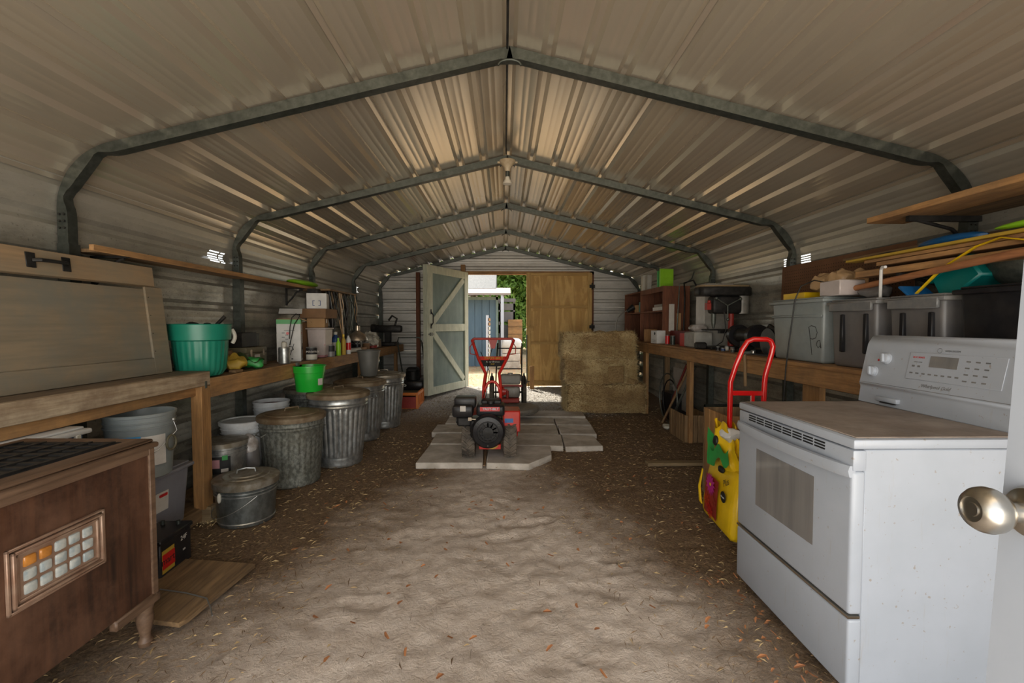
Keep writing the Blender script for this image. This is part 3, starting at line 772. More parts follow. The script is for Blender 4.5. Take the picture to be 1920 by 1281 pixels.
# ------------------------------------------------------------------ buckets, cans
def can(x, y, h, rt, rb, mb, ml, label, flutes=30, lidz=True, smoothb=False, group='lidded galvanized trash cans in front of the left bench', lidtilt=0):
    t = thing('trash_can', label, 'trash can', (x, y, gh(x, y)), group=None, rz=random.uniform(0, 3))
    prof = [(rb - .01, .0), (rb, .006)]
    def R(z): return rb + (rt - rb) * z / h
    prof += [(R(.03) + .006, .03), (R(.045), .045), (R(.06) + .005, .065), (R(.08), .085), (R(.09), .095)]
    z = .10
    while z < h * .80: prof.append((R(z), z)); z += .03
    for q, o in ((.82, 0), (.84, .007), (.86, 0), (.88, .007), (.90, 0), (.955, 0), (.97, .006), (.995, .006), (1.0, 0)): prof.append((R(h * q) + o, h * q))
    B().lathe(prof, seg=flutes * 6, flute=(flutes, .10, h * .80, .010 if not smoothb else .004)).obj('body', mb, t)
    l = B().lathe([(rt + .014, h - .03), (rt + .018, h - .01), (rt + .016, h + .006), (rt + .004, h + .014), (rt * .85, h + .016), (rt * .82, h + .024), (rt * .55, h + .030), (rt * .5, h + .036), (rt * .2, h + .040), (.001, h + .040)], seg=48).obj('lid', ml, t)
    if lidtilt: l.rotation_euler = (0, lidtilt, 0)
    B().tube([(-.06, 0, h + .034), (-.055, 0, h + .06), (.055, 0, h + .06), (.06, 0, h + .034)], .006).obj('lid_handle', ml, t)
    for a in (0, PI):
        m = Rz(a)
        B().tube([m @ Vector((R(h * .8) + .0, -.06, h * .8)), m @ Vector((R(h * .8) + .03, -.05, h * .77)), m @ Vector((R(h * .8) + .03, .05, h * .77)), m @ Vector((R(h * .8), .06, h * .8))], .005, 6).obj('side_handle', mb, t)
    return t
can(-1.75, 3.76, .555, .245, .205, 'canold', 'lidrust', 'dull weathered trash can nearest the camera in the row', 30, smoothb=True)
can(-1.55, 4.27, .66, .265, .20, 'cannew', 'lidrust', 'brightest fluted trash can, second in the row', 30)
can(-1.63, 5.17, .65, .27, .20, 'cannew', 'lidrust', 'third fluted trash can in row, below the grey pot', 30)
can(-1.54, 5.80, .66, .262, .20, 'cannew', 'paillid', 'farthest trash can of the row, by the red tray', 30)
can(-2.0, 4.72, .64, .24, .19, 'canold', 'paillid', 'trash can pushed under the bench behind the front row', 30)
def bucket(x, y, z, h, rt, rb, mb, label, ml=None, bail=True, name='bucket', lab=None, bands=True, rz=0, baila=-.3, cat='bucket', fill=None):
    t = thing(name, label, cat, (x, y, z), rz)
    def R(q): return rb + (rt - rb) * q
    prof = [(rb - .004, 0), (rb, .004), (R(.5), h * .5), (R(.78), h * .78)]
    if bands: prof += [(R(.78) + .006, h * .785), (R(.80) + .006, h * .80), (R(.81), h * .805), (R(.86), h * .86), (R(.86) + .005, h * .865), (R(.89) + .005, h * .88), (R(.9), h * .885)]
    prof += [(R(.95), h * .95), (R(.95) + .006, h * .955), (rt + .006, h - .002), (rt + .002, h), (rt - .004, h - .003)]
    if not ml: prof += [(rt - .006, h * .9), (rb - .002, h * .45)]
    B().lathe(prof, seg=44).obj('body', mb, t)
    if ml: B().lathe([(rt + .012, h - .022), (rt + .014, h + .004), (rt + .006, h + .010), (rt - .012, h + .008), (rt - .016, h + .002), (.001, h + .002)], seg=44).obj('lid', ml, t)
    if fill: B().lathe([(rt * .97, h * .90), (rt * .5, h * .92), (.001, h * .93)], seg=30).obj('contents', fill, t)
    if bail:
        B().tube([(rt * math.cos(a) + (.012 if abs(math.cos(a)) > .9 else 0) * math.cos(a), -math.sin(a) * (rt + .02) * math.cos(baila), h * .84 + math.sin(a) * (rt) * math.sin(baila) * 1.0) for a in [PI * i / 16 for i in range(17)]], .0022, 6).obj('bail', 'wire', t)
    return t
# small pail with lid, foreground
t = bucket(-1.72, 3.03, 0, .27, .185, .165, 'pail', 'small grey galvanized pail with domed dusty lid and wire bail', rz=.4, baila=-.9, bail=False)
B().lathe([(.196, .245), (.20, .285), (.192, .292), (.14, .296), (.135, .303), (.10, .304), (.095, .311), (.05, .313), (.001, .315)], seg=44).obj('lid', 'paillid', t)
B().tube([(-.055, 0, .308), (-.05, 0, .335), (.0, 0, .342), (.05, 0, .335), (.055, 0, .308)], .006, 8).obj('lid_handle', 'cannew', t)
B().tube([Rz(-1.15) @ Vector((.19 * math.cos(a), -.20 * math.sin(a), .20 - .13 * math.sin(a))) for a in [PI * i / 18 for i in range(19)]], .0025, 6).obj('bail', 'wire', t)
for z_ in (.225, .205): B().lathe([(.182, z_ - .006), (.188, z_ - .003), (.188, z_ + .003), (.182, z_ + .006)], seg=44, caps=False).obj('band', 'cannew', t)
B().lathe([(.168, .018), (.172, .024), (.168, .03)], seg=44, caps=False).obj('band', 'cannew', t)
B().ball((-.135, -.135, .205), .022, .6, .6, 1.5).obj('tag', 'cream', t)
B().box(-.03, .03, -.003, .0, -.012, .012, mx=Rz(-1.9) @ T(0, -.188, .20)).obj('ear', 'wire', t)
# labelled galvanized pail behind post
t = bucket(-2.055, 3.34, .115, .33, .150, .135, 'cannew', 'galvanized pail with black picture label and green sticker', bail=False)
B().lathe([(.156, .305), (.158, .338), (.15, .342), (.10, .343), (.001, .343)], seg=40).obj('lid', 'paillid', t)
def curved(r, a0, a1, z0, z1, name, mat, par, n=10): return B().sheet(lambda u, v: (r * math.cos(a0 + (a1 - a0) * u), r * math.sin(a0 + (a1 - a0) * u), z0 + (z1 - z0) * v), n, 1).obj(name, mat, par)
curved(.1485, -1.7, -.75, .13, .25, 'label', 'inkblack', t); curved(.1495, -1.6, -1.2, .17, .23, 'picture', 'pink', t); curved(.1495, -1.15, -.85, .14, .165, 'barcode_label', 'label', t); curved(.150, -1.1, -.87, .225, .262, 'sticker', 'green', t)
tag(B().box(-2.27, -1.90, 3.1, 3.9, .0, .115, .003).obj('low_plank', 'old_y'), 'low wooden plank shelf under pails behind the bench post', 'shelf')
bucket(-2.13, 3.72, .115, .40, .158, .135, 'whitebucket', 'white plastic bucket with lid right behind the galvanized pail', 'whitebucket')
tag(B().box(-2.26, -1.99, 4.05, 4.36, 0, .24, .004).obj('wooden_block', 'old_x'), 'rough wooden block under the far white bucket', 'block')
bucket(-2.14, 4.20, .24, .36, .15, .13, 'whitebucket', 'farther white plastic bucket, lid off, near the steel post', None, fill='maroon', bail=False)
# clear bag with dark contents
t = thing('plastic_bag', 'clear plastic bag of dark stuff beside the white buckets', 'bag', (-1.955, 3.50, .115))
B().ball((0, 0, .17), .085, .9, .7, 1.9, 20).jitter(.02, 12).obj('contents', 'totedk', t); B().ball((.0, -.01, .27), .075, .9, .9, .8, 20).jitter(.035, 14).obj('film', 'bagclear', t)
# big bucket on tote
t = bucket(-1.985, 2.50, .475, .35, .158, .135, 'tote', 'large grey white bucket with paper label sitting on the storage tote', rz=0, fill=None, bail=False)
curved(.1515, -1.55, -.15, .075, .235, 'paper_label', 'label', t); curved(.1530, -1.5, -.9, .225, .24, 'blue_stripe', 'cyan', t)
for s_, a_, z_ in (('PLAT', -.95, .205), ('Coat', -.80, .155)):
    text(s_, .042, Rz(a_) @ T(.153, 0, z_) @ FACE_PX, 'lidgrey', t)
B().tube([(.155, .03, .30), (.175, .03, .24), (.15, -.07, .16), (.08, -.135, .115), (.0, -.160, .11)], .0022, 6).ball((.157, .03, .30), .012).obj('bail', 'wire', t)
B().tube([(.15 + .015, .0 + .035 * math.cos(a), .18 + .04 * math.sin(a)) for a in [2 * PI * i / 12 for i in range(12)]], .006, 6, closed=True).obj('side_ring', 'olive', t)

def tote(x0, x1, y0, y1, z0, h, mat, label, mlid=None, name='storage_tote', lip=.018, taper=.10, open_=False, handles=None, cat='storage box'):
    cx, cy = (x0 + x1) / 2, (y0 + y1) / 2; W, D = x1 - x0, y1 - y0
    t = thing(name, label, cat, (cx, cy, z0))
    B().box(-W / 2 + lip, W / 2 - lip, -D / 2 + lip, D / 2 - lip, 0, h - .02, .02, seg=3, taper=taper).obj('body', mat, t)
    ml = mlid or mat
    B().box(-W / 2, W / 2, -D / 2, D / 2, h - .035, h - .012, .008, seg=2).box(-W / 2 + .02, W / 2 - .02, -D / 2 + .02, D / 2 - .02, h - .012, h, .006, seg=2).obj('lid', ml, t)
    return t
t = tote(-2.27, -1.90, 2.15, 2.80, .115, .36, 'toteclear', 'smoky clear storage tote with white maker label on low shelf', 'toteclear')
B().box(.150, .1525, -.02, .13, .14, .25, mx=Ry(.05)).obj('label', 'label', t)
B().box(.1525, .1535, .06, .12, .222, .238, .003, mx=Ry(.05)).obj('label_logo', 'red', t)
# stacks hidden partly by the console
tote(-2.24, -1.86, 1.62, 2.10, .115, .36, 'totedk', 'dark storage box under the blue tote, below near bench')
t = tote(-2.22, -1.90, 1.72, 2.12, .475, .36, 'blue', 'blue latching tote with white lid under near bench', 'whitep')
for y in (-.13, .0, .13): B().box(.145, .162, y - .012, y + .012, .24, .33, .003).obj('latch', 'cream', t)
t = tote(-2.20, -1.84, 1.05, 1.58, .115, .62, 'khaki', 'khaki box with green lid under near bench, leftmost', 'greenlid')
# plywood, battery on floor
t = thing('car_battery', 'black car battery with red and yellow label beside the console cabinet', 'battery', (-1.79, 2.36, 0), rz=.05)
B().box(-.08, .08, -.12, .12, .02, .21, .006).box(-.088, .088, -.128, .128, .20, .225, .005).obj('case', 'blackp', t)
B().cyl((-.04, .08, .22), (-.04, .08, .245), .01).cyl((.04, .08, .22), (.04, .08, .245), .01).obj('terminal', 'galv', t)
B().box(.0805, .082, -.11, -.02, .05, .165, .0).obj('label', 'yellowdk', t); B().box(.0822, .0828, -.11, -.018, .07, .145).obj('label_panel', 'red', t)
text('mart', .05, T(.083, -.068, .108) @ FACE_PX, 'inkblack', t); text('24F', .035, T(.0822, .055, .165) @ FACE_PX, 'label', t); text('550', .014, T(.0822, .055, .10) @ FACE_PX, 'label', t)
t = thing('plywood_piece', 'worn plywood sheet lying on the dirt by the console', 'board', (0, 0, .012))
pp = [atz(*q, .03) for q in ((285, 1046), (478, 1060), (352, 1163), (335, 1172), (240, 1160), (200, 1100))]
B().prism([(p.x, p.y) for p in pp], .006, .026, 'z').obj('sheet', 'old_y', t)
tag(B().tube([atz(x, y, .045) for x, y in ((300, 1105), (350, 1112), (388, 1122), (395, 1140), (398, 1155))] , .003, 6).obj('wire_scrap', 'wire'), 'thin bent wire lying over the plywood sheet', 'wire')

# hanging green bucket (flat back) on bench front
def hangb(x, y, zt, h, r, mat, label):
    t = thing('feed_bucket', label, 'bucket', (x, y, zt - h))
    b = B().lathe([(r * .78, 0), (r * .8, .006), (r * .92, h * .72), (r * .98, h * .74), (r, h - .006), (r + .008, h - .006), (r + .008, h), (r - .002, h), (r * .9, h * .5)], seg=40)
    for v in b.bm.verts:
        if v.co.x < -r * .72: v.co.x = -r * .72
    b.obj('body', mat, t); return t
p = aty(577, 690, 4.35); t = hangb(-1.80, 4.22, .92, .235, .142, 'greenbucket', 'bright green feed bucket hanging on the left bench front')
B().box(-.115, -.095, -.02, .02, .23, .26).obj('hook', 'galvd', t); curved(.135, -.6, -.2, .06, .12, 'sticker', 'label', t, 6)
# grey pot on third can
t = bucket(-1.575, 5.32, .70, .30, .13, .09, 'greypot', 'dark grey plastic plant pot standing on a can lid', bail=False, bands=False, name='plant_pot', cat='pot')
# red tray / crate near door
t = thing('metal_tray', 'orange red slotted metal ramp tray on floor by far bench end', 'tray', (-1.31, 6.75, gh(0, 6.7)))
B().box(0, .03, 0, .55, 0, .05).box(0, .03, 0, .55, .20, .24).box(-.30, 0, 0, .03, 0, .24, .004).obj('frame', 'orange', t)
for i in range(4): B().box(0, .03, .0 + i * .17, .03 + i * .17, .05, .20).obj('rung', 'orange', t)
B().box(-.30, .0, 0, .55, .18, .20).obj('deck', 'olive', t); B().box(-.3, -.0, -.002, .0, .01, .18).obj('front_plate', 'redold', t)

# ------------------------------------------------------------------ things on the left bench
BZ = .942
# teal planter
def planter():
    t = thing('planter', 'teal ribbed plastic planter tub full of tools on left bench', 'planter', (-2.09, 3.17, BZ))
    h, rt, rb = .36, .185, .125
    n = 96
    B().lathe([(rb * .8, 0), (rb, .01), (rb + .02, .05), (rb + .03, h * .4), (rt - .02, h * .68), (rt - .004, h * .70), (rt, h - .006), (rt + .006, h), (rt - .006, h), (rt - .012, h * .75), (rb, h * .5)], seg=n, flute=(26, .03, h * .67, .009)).obj('tub', 'teal', t)
    B().tube([(.15 + .02 * math.sin(i * .5), .11, h - .04 - .016 * i) for i in range(7)], .013, 8).obj('rope_handle', 'cream', t)
    B().ball((-.05, 0, h - .02), .045, 1.2, 1, .8).ball((.03, .03, h - .03), .04).cyl((.07, .0, h - .05), (.12, .08, h + .05), .012).jitter(.006, 20).obj('contents', 'black', t)
planter()
bx = lambda name, label, cat, x, y, z, w, d, h, mat, rz=0, bev=.003, group=None: tag(B().box(-w / 2, w / 2, -d / 2, d / 2, 0, h, bev).obj(name, mat, loc=(x, y, z)), label, cat, group)
def rot(o, rz): o.rotation_euler = (0, 0, rz); return o
# crumpled seed bags
def crumple(name, label, x, y, z, sx, sy, sz, mat, rz=0, seed=1, cat='bag', flap=None):
    t = thing(name, label, cat, (x, y, z), rz)
    b = B().ball((0, 0, 0), 1, 1, 1, 1, 34)
    for v in b.bm.verts:
        c = v.co; c.x, c.y, c.z = [math.copysign(abs(q) ** .7, q) for q in c]
        c.x *= sx * .52; c.y *= sy * .52; c.z *= sz * .52
    k_ = min(sx, sy, sz); b.jitter(k_ * .38, 9, seed).jitter(k_ * .22, 24, seed + 3)
    zmin = min(v.co.z for v in b.bm.verts)
    for v in b.bm.verts: v.co.z -= zmin
    b.obj('bag_body', mat, t)
    if flap:
        B().sheet(lambda u, v: (-sx / 2 + sx * u, -sy / 2 + sy * (v * 1.1 - .05), sz * .9 + .06 * math.sin(3 * u + 2 * v) * (v) + .02 * math.sin(9 * u)), 8, 8).obj('opening', flap, t)
    return t
crumple('seed_bag', 'torn yellow seed bag on left bench beside the teal planter', -2.06, 3.52, BZ, .15, .16, .10, 'yellowdk', .3, 2)
crumple('seed_bag', 'green crumpled seed bag with pale opening on left bench', -2.05, 3.72, BZ, .16, .22, .075, 'green', .7, 5, flap='greenlid')
crumple('paper_bag', 'folded brown paper bag behind the yellow seed bag', -2.19, 3.55, BZ, .12, .20, .17, 'carddk', .2, 7)
crumple('cloth_bundle', 'pale blue crumpled cloth between teal planter and toolbox', -2.22, 3.38, BZ, .12, .12, .20, 'bagclear', .1, 11, cat='cloth')
bx('hand_tool', 'rusty small block tool at bench edge by the yellow bag', 'tool', -2.00, 3.42, BZ, .05, .10, .02, 'old_y')
# toolbox
def P(px_, py_, Y): return aty(px_, py_, Y)
t = thing('toolbox', 'olive metal toolbox with two clasps on left bench', 'toolbox', (-2.20, 3.93, BZ))
B().box(-.085, .085, -.16, .16, 0, .115, .006).obj('body', 'olive', t); B().box(-.088, .088, -.163, .163, .115, .165, .012, seg=2).obj('lid', 'olive', t)
for y in (-.10, .10): B().box(.085, .094, y - .012, y + .012, .085, .145, .002).obj('clasp', 'chromelamp', t)
B().box(.085, .088, -.04, .04, .06, .10).obj('label', 'label', t)
bx('small_radio', 'black square box resting on the olive toolbox', 'box', -2.21, 3.88, BZ + .167, .12, .22, .12, 'black')
bx('glass_jar', 'small dull silver tin on top of olive toolbox', 'jar', -2.19, 4.04, BZ + .167, .05, .05, .11, 'galv')
# white printed box (trimmer box)
t = thing('printed_box', 'tall white and green garden tool box, flaps open', 'box', (-2.10, 4.50, BZ), rz=.35)
B().box(-.105, .105, -.115, .115, 0, .40, .002).obj('carton', 'whitep', t)
B().box(-.106, .106, -.116, .116, .36, .402).obj('green_band', 'green', t)
B().box(-.1, .1, -.11, .11, .40, .41).obj('inside', 'carddk', t)
B().box(.105, .20, -.11, .11, -.002, .002, mx=T(0, 0, .41) @ T(.105, 0, 0) @ Ry(.35) @ T(-.105, 0, 0)).obj('flap', 'card', t)
B().box(-.105, .105, .11, .2, 0, .003, mx=T(0, 0, .40) @ Rx(.6)).obj('flap', 'whitep', t)
def decor(t, mxf, w, h, seed):
    random.seed(seed); b = B(); r_ = B(); o_ = B()
    b.tube([mxf @ Vector((x, y, .001)) for x, y in ((-.02, .12), (.005, .145), (.03, .14), (.04, .115), (.01, .10), (-.02, .12))], .0035, 5).tube([mxf @ Vector((.0, .03, .001)), mxf @ Vector((.025, .11, .001)), mxf @ Vector((.045, .17, .001))], .003, 5).box(.02, .035, .02, .03, 0, .002, mx=mxf)
    b.obj('printed_picture', 'inkblack', t)
    r_.cyl(mxf @ Vector((-.01, .27, 0)), mxf @ Vector((-.01, .27, .0015)), .014, seg=10).obj('printed_picture', 'red', t)
    for i in range(5): o_.box(-.06 + .03 * (i % 2), -.035 + .03 * (i % 2), .19 + .02 * i, .198 + .02 * i, 0, .001, mx=mxf)
    o_.box(-.04, .05, .295, .30, 0, .001, mx=mxf); o_.obj('printed_text', 'lidgrey', t)
decor(t, T(0, -.1155, 0) @ Rx(PI / 2), .2, .4, 1); decor(t, T(.1055, 0, 0) @ Rz(PI / 2) @ Rx(PI / 2), .2, .4, 2)
tag(B().tube([(-2.045, 4.37, 1.16), (-2.035, 4.365, 1.27), (-2.02, 4.37, 1.36), (-1.99, 4.40, 1.40), (-1.965, 4.42, 1.38), (-2.0, 4.38, 1.30), (-2.04, 4.365, 1.10)], .0045, 6).obj('black_cable', 'black'), 'black cord looped over the tall white box', 'cable')
# ribbed tin
t = thing('tin_can', 'ribbed silver tin with pale cap in front of white box', 'tin', (-2.00, 4.17, BZ))
B().lathe([(.048, 0)] + [(.048 + (.002 if i % 2 else 0), .01 * i) for i in range(1, 15)] + [(.044, .15), (.02, .152)], seg=28).obj('body', 'cannew', t); B().lathe([(.022, .15), (.024, .19), (.012, .2)], seg=18).obj('cap', 'cream', t)
# black wood stain tin
def tin(x, y, r, h, label, m1, m2, z=BZ, top='cannew', name='paint_tin', words=None):
    t = thing(name, label, 'tin', (x, y, z))
    B().lathe([(r - .002, 0), (r, .003), (r, h - .004), (r + .002, h), (r - .004, h), (r - .006, h - .004), (.001, h - .004)], seg=28).obj('body', top, t)
    B().lathe([(r + .0006, .008), (r + .0006, h * .45)], seg=28, caps=False).obj('lower_label', m2, t); B().lathe([(r + .0006, h * .45), (r + .0006, h - .01)], seg=28, caps=False).obj('upper_label', m1, t)
    if words: text(words, r * .55, Rz(.55) @ T(0, -r - .0012, h * .65) @ FACE_CAM, 'label', t)
    return t
tin(-1.925, 4.58, .052, .130, 'black and cream wood stain tin at bench edge', 'inkblack', 'cream', words='MINWAX')
tin(-1.905, 5.03, .042, .13, 'tall black tin with grey label beside the bottles', 'inkblack', 'lidgrey')
# bins and boxes
t = thing('clear_bin', 'clear plastic bin with pink contents on left bench', 'bin', (-2.00, 4.98, BZ))
B().box(-.10, .10, -.11, .11, .02, .315, .012, taper=.15).box(-.11, .11, -.12, .12, .30, .32, .006).obj('bin', 'clearbin', t); B().box(-.092, .092, -.10, .10, .0, .15, .01, taper=.15).obj('contents', 'pink', t)
bx('storage_carton', 'tall brown carton behind the white box, at wall', 'box', -2.2, 4.80, BZ, .18, .26, .38, 'carddk')
t = thing('carton', 'small brown carton with open flap on the clear bin', 'box', (-2.03, 5.00, BZ + .321), rz=.2)
B().box(-.09, .09, -.10, .10, 0, .10, .002).obj('body', 'card', t); B().box(.09, .093, -.03, .03, .05, .09).obj('label', 'label', t)
bx('carton', 'flat brown carton lid under the white logo box', 'box', -2.02, 5.02, BZ + .422, .27, .34, .10, 'carddk')
t = thing('logo_box', 'white box with blue bracket emblem atop the carton stack', 'box', (-2.03, 5.02, BZ + .523), rz=.25)
B().box(-.10, .10, -.12, .12, 0, .165, .002).obj('body', 'whitep', t)
lg = B()
for sgn in (-1, 1):
    for (a, b, c, d) in ((.018, .04, .082, .088), (.018, .04, .032, .038), (.034, .04, .032, .088)):
        x0_, x1_ = sorted((sgn * a, sgn * b)); lg.box(x0_, x1_, -.1215, -.120, c, d)
lg.obj('emblem', 'inkblue', t)
bx('black_drill', 'black power tool lying on top of the white logo box', 'tool', -2.06, 5.00, BZ + .69, .09, .16, .05, 'black')
# green sled / float on shelf end
t = thing('foam_roller', 'lime green foam board on far end of the left shelf', 'foam', (XL + .14, 5.0, 1.712))
B().ball((0, 0, .03), .1, .95, 3.3, .33, 24).obj('foam', 'lime', t)
# bottles
def bottle(x, y, h, r, mat, label, cap='white', z=BZ, name='bottle', band=None):
    t = thing(name, label, 'bottle', (x, y, z))
    B().lathe([(r * .9, 0), (r, .005), (r, h * .68), (r * .8, h * .75), (r * .4, h * .84), (r * .4, h * .9)], seg=20).obj('body', mat, t); B().lathe([(r * .45, h * .88), (r * .45, h), (r * .3, h)], seg=14).obj('cap', cap, t)
    if band: B().lathe([(r + .0008, h * .2), (r + .0008, h * .55)], seg=20, caps=False).obj('label', band, t)
bottle(-1.95, 5.30, .27, .046, 'blue', 'blue jug of oil among the bench bottles', 'cream', band='label')
bottle(-1.89, 5.22, .20, .026, 'lime', 'lime green bottle at bench edge', 'lime'); bottle(-1.88, 5.36, .24, .026, 'yellowdk', 'amber yellow spray can at bench edge', 'yellow')
bottle(-1.87, 5.50, .25, .027, 'whitep', 'white spray bottle with red band by the work lamp', 'black', band='red'); bottle(-1.95, 5.55, .22, .03, 'inkblack', 'black bottle beneath the hanging cords', 'black')
# peg of cords and dome work lamp
t = thing('cord_tangle', 'tangle of cords and straps hanging above the left bench', 'cords', (-2.05, 5.40, 1.70))
B().box(-.2, .14, -.35, .55, -.03, -.012).obj('hook_board', 'old_y', t)
random.seed(5)
for i in range(20):
    y = -.28 + .042 * i; L_ = random.uniform(.25, .62); x = .05 + random.uniform(-.05, .08)
    B().tube([(x, y, -.02), (x + .03, y + .01, -L_ * .5), (x + .01 + random.uniform(-.03, .03), y + .03, -L_), (x - .02, y + .06, -L_ * .6), (x - .01, y + .07, -.02)], random.uniform(.004, .009), 6).obj('cord', random.choice(['black', 'black', 'brownbag', 'galvd', 'old_z', 'blackp']), t)
t = thing('work_lamp', 'round silver clamp lamp hanging over bench with wire guard', 'lamp', (-1.83, 5.72, 1.10))
B().lathe([(.125, 0), (.12, .03), (.09, .075), (.05, .1), (.03, .12), (.03, .18), (.01, .19)], seg=36).obj('dome', 'chromelamp', t)
for k in range(4): B().tube([Rz(k * PI / 4) @ Vector((.12 * math.cos(a), 0, -.05 * math.sin(a))) for a in [PI * i / 8 for i in range(9)]], .0018, 5).obj('guard_wire', 'wire', t)
B().tube([(0, 0, .19), (-.02, -.02, .4), (-.10, -.10, .58)], .005, 6).obj('cord', 'black', t)
# roll, small wood, jars, cloth farther on bench
tag(B().cyl((-1.93, 5.68, BZ + .03), (-1.87, 5.92, BZ + .03), .028).obj('paper_roll', 'cream'), 'white roll lying on bench under the work lamp', 'roll')
bx('wood_scrap', 'short reddish wood scrap on bench past the lamp', 'wood', -1.9, 6.1, BZ, .07, .22, .05, 'pine_y')
random.seed(9)
cols = ['galvd', 'blackp', 'clearbin', 'carddk', 'inkblack', 'redold', 'cream', 'chromelamp', 'blackp']
names = ['black tin past the wood scrap', 'squat black tub near wall', 'clear jar of screws', 'brown tin by the jar', 'black bottle near the wall', 'dull red tin', 'cream tub beside the cloth', 'silver tin beside the cloth', 'last black tin before bench end']
for i in range(9):
    x = -2.16 + .2 * (i % 2) + random.uniform(-.02, .02); y = 5.95 + i * .17
    tin(x, y, .045 + .012 * (i % 3), .10 + .03 * (i % 3), 'small ' + names[i] + ' on far left bench', cols[i], cols[i], name='jar' if i == 2 else 'small_tin')
crumple('cloth_bundle', 'pale stained cloth heap on far end of left bench', -1.95, 6.75, BZ, .17, .35, .17, 'cream', .1, 21, cat='cloth')
bx('tool_case', 'dark red tool case against wall on far left bench', 'case', -2.19, 5.80, BZ, .16, .26, .20, 'maroon')
# machine beyond bench end (dark)
t = thing('machine_vise', 'black bench machine silhouetted near the back left corner', 'machine', (-1.95, 7.65, BZ))
B().box(-.12, .16, -.14, .14, 0, .06, .01).box(-.04, .06, -.05, .05, .05, .26, .01).obj('stand', 'black', t)
B().box(-.22, .24, -.07, .07, .22, .34, .03, seg=2).cyl((-.26, 0, .28), (-.2, 0, .28), .08).obj('motor', 'black', t)
B().tube([(.12, 0, .32), (.16, 0, .45), (.08, 0, .50), (.02, 0, .42)], .018).obj('handle', 'black', t)
# dark stuff beyond
t = thing('lawn_mower', 'dark push mower parked between bench end and open door', 'mower', (-1.55, 7.75, gh(0, 7.7)))
B().box(-.22, .22, -.26, .26, .09, .26, .04, seg=2).obj('deck', 'blackp', t); B().cyl((0, 0, .26), (0, 0, .40), .12).box(-.1, .1, -.1, .1, .38, .47, .03).obj('engine', 'black', t)
for x in (-.24, .24):
    for y in (-.2, .2): B().cyl((x - .02, y, .10), (x + .02, y, .10), .10, seg=20).obj('wheel', 'rubber', t)
B().tube([(-.2, .2, .2), (-.2, -.25, .9), (-.17, -.3, .98), (.17, -.3, .98), (.2, -.25, .9), (.2, .2, .2)], .012).obj('handle', 'galvd', t)

# ------------------------------------------------------------------ slabs
slabs = [[(779, 868), (905, 868), (907, 834), (806, 834)], [(912, 868), (992, 870), (1034, 853), (1032, 836), (916, 836)],
 [(807, 832), (912, 832), (913, 813), (818, 813)], [(915, 833), (1056, 836), (1052, 815), (917, 815)], [(1060, 838), (1131, 836), (1112, 818), (1053, 815)],
 [(809, 811), (885, 811), (886, 796), (820, 796)], [(888, 812), (1048, 814), (1043, 797), (889, 797)], [(1051, 813), (1119, 814), (1110, 799), (1046, 797)],
 [(835, 794), (1041, 795), (1037, 784), (842, 783)], [(1044, 796), (1109, 797), (1100, 785), (1039, 784)], [(842, 782), (1098, 783), (1090, 772), (850, 771)]]
for i, q in enumerate(slabs):
    zt = .052 + (i % 3) * .004; pts = [atz(x, y, zt) for x, y in q]
    c = sum(pts, Vector()) / len(pts); poly = [(p.x - c.x, p.y - c.y) for p in pts]
    t = tag(B().prism(poly, -.06, 0, 'z', bev=.006).jitter(.006, 9, i).obj('concrete_slab', 'slab', loc=(c.x, c.y, zt + gh(c.x, c.y))),
        ['front left concrete slab under the tiller wheel', 'front right slab with broken right corner', 'second row left slab beside the tiller', 'second row centre slab with oil stain', 'rightmost front slab near hay bale', 'narrow slab at left, third row from the front', 'third row centre concrete slab', 'third row right slab', 'fourth row long slab under mower deck', 'fourth row right corner slab', 'farthest slab strip toward the back door'][i], 'slab', 'loose concrete slabs under the machines')
tag(B().tube([atz(x, y, .05) for x, y in ((908, 873), (910, 850), (912, 835))], [.012, .014, .01], 6, flat=.5).obj('stick', 'old_y'), 'brown stick lying in the joint between the front slabs', 'stick')

# ------------------------------------------------------------------ tiller
def torus_tyre(c, R, r, wd, par, mat='rubber', lugs=0, name='tyre'):
    b = B(); prof = [(R * .55, -wd / 2 * .7), (R * .8, -wd / 2), (R * .93, -wd / 2 * .98), (R, -wd / 2 * .6), (R * 1.01, 0), (R, wd / 2 * .6), (R * .93, wd / 2 * .98), (R * .8, wd / 2), (R * .55, wd / 2 * .7)]
    b.lathe(prof, seg=40, mx=T(*c) @ Ry(PI / 2), caps=True)
    for k in range(lugs):
        a = 2 * PI * k / lugs
        for s in (-1, 1):
            aa = a + (PI / lugs if s > 0 else 0)
            b.box(-.004 if s > 0 else -wd / 2 * .95, wd / 2 * .95 if s > 0 else .004, -.009, .009, R * .99, R * 1.07, .002, mx=T(*c) @ Rx(aa) @ T(0, 0, 0) @ T(0, 0, 0) @ Matrix.Shear('XY', 4, (0, 0)) @ Rz(0))
    o = b.obj(name, mat, par); return o
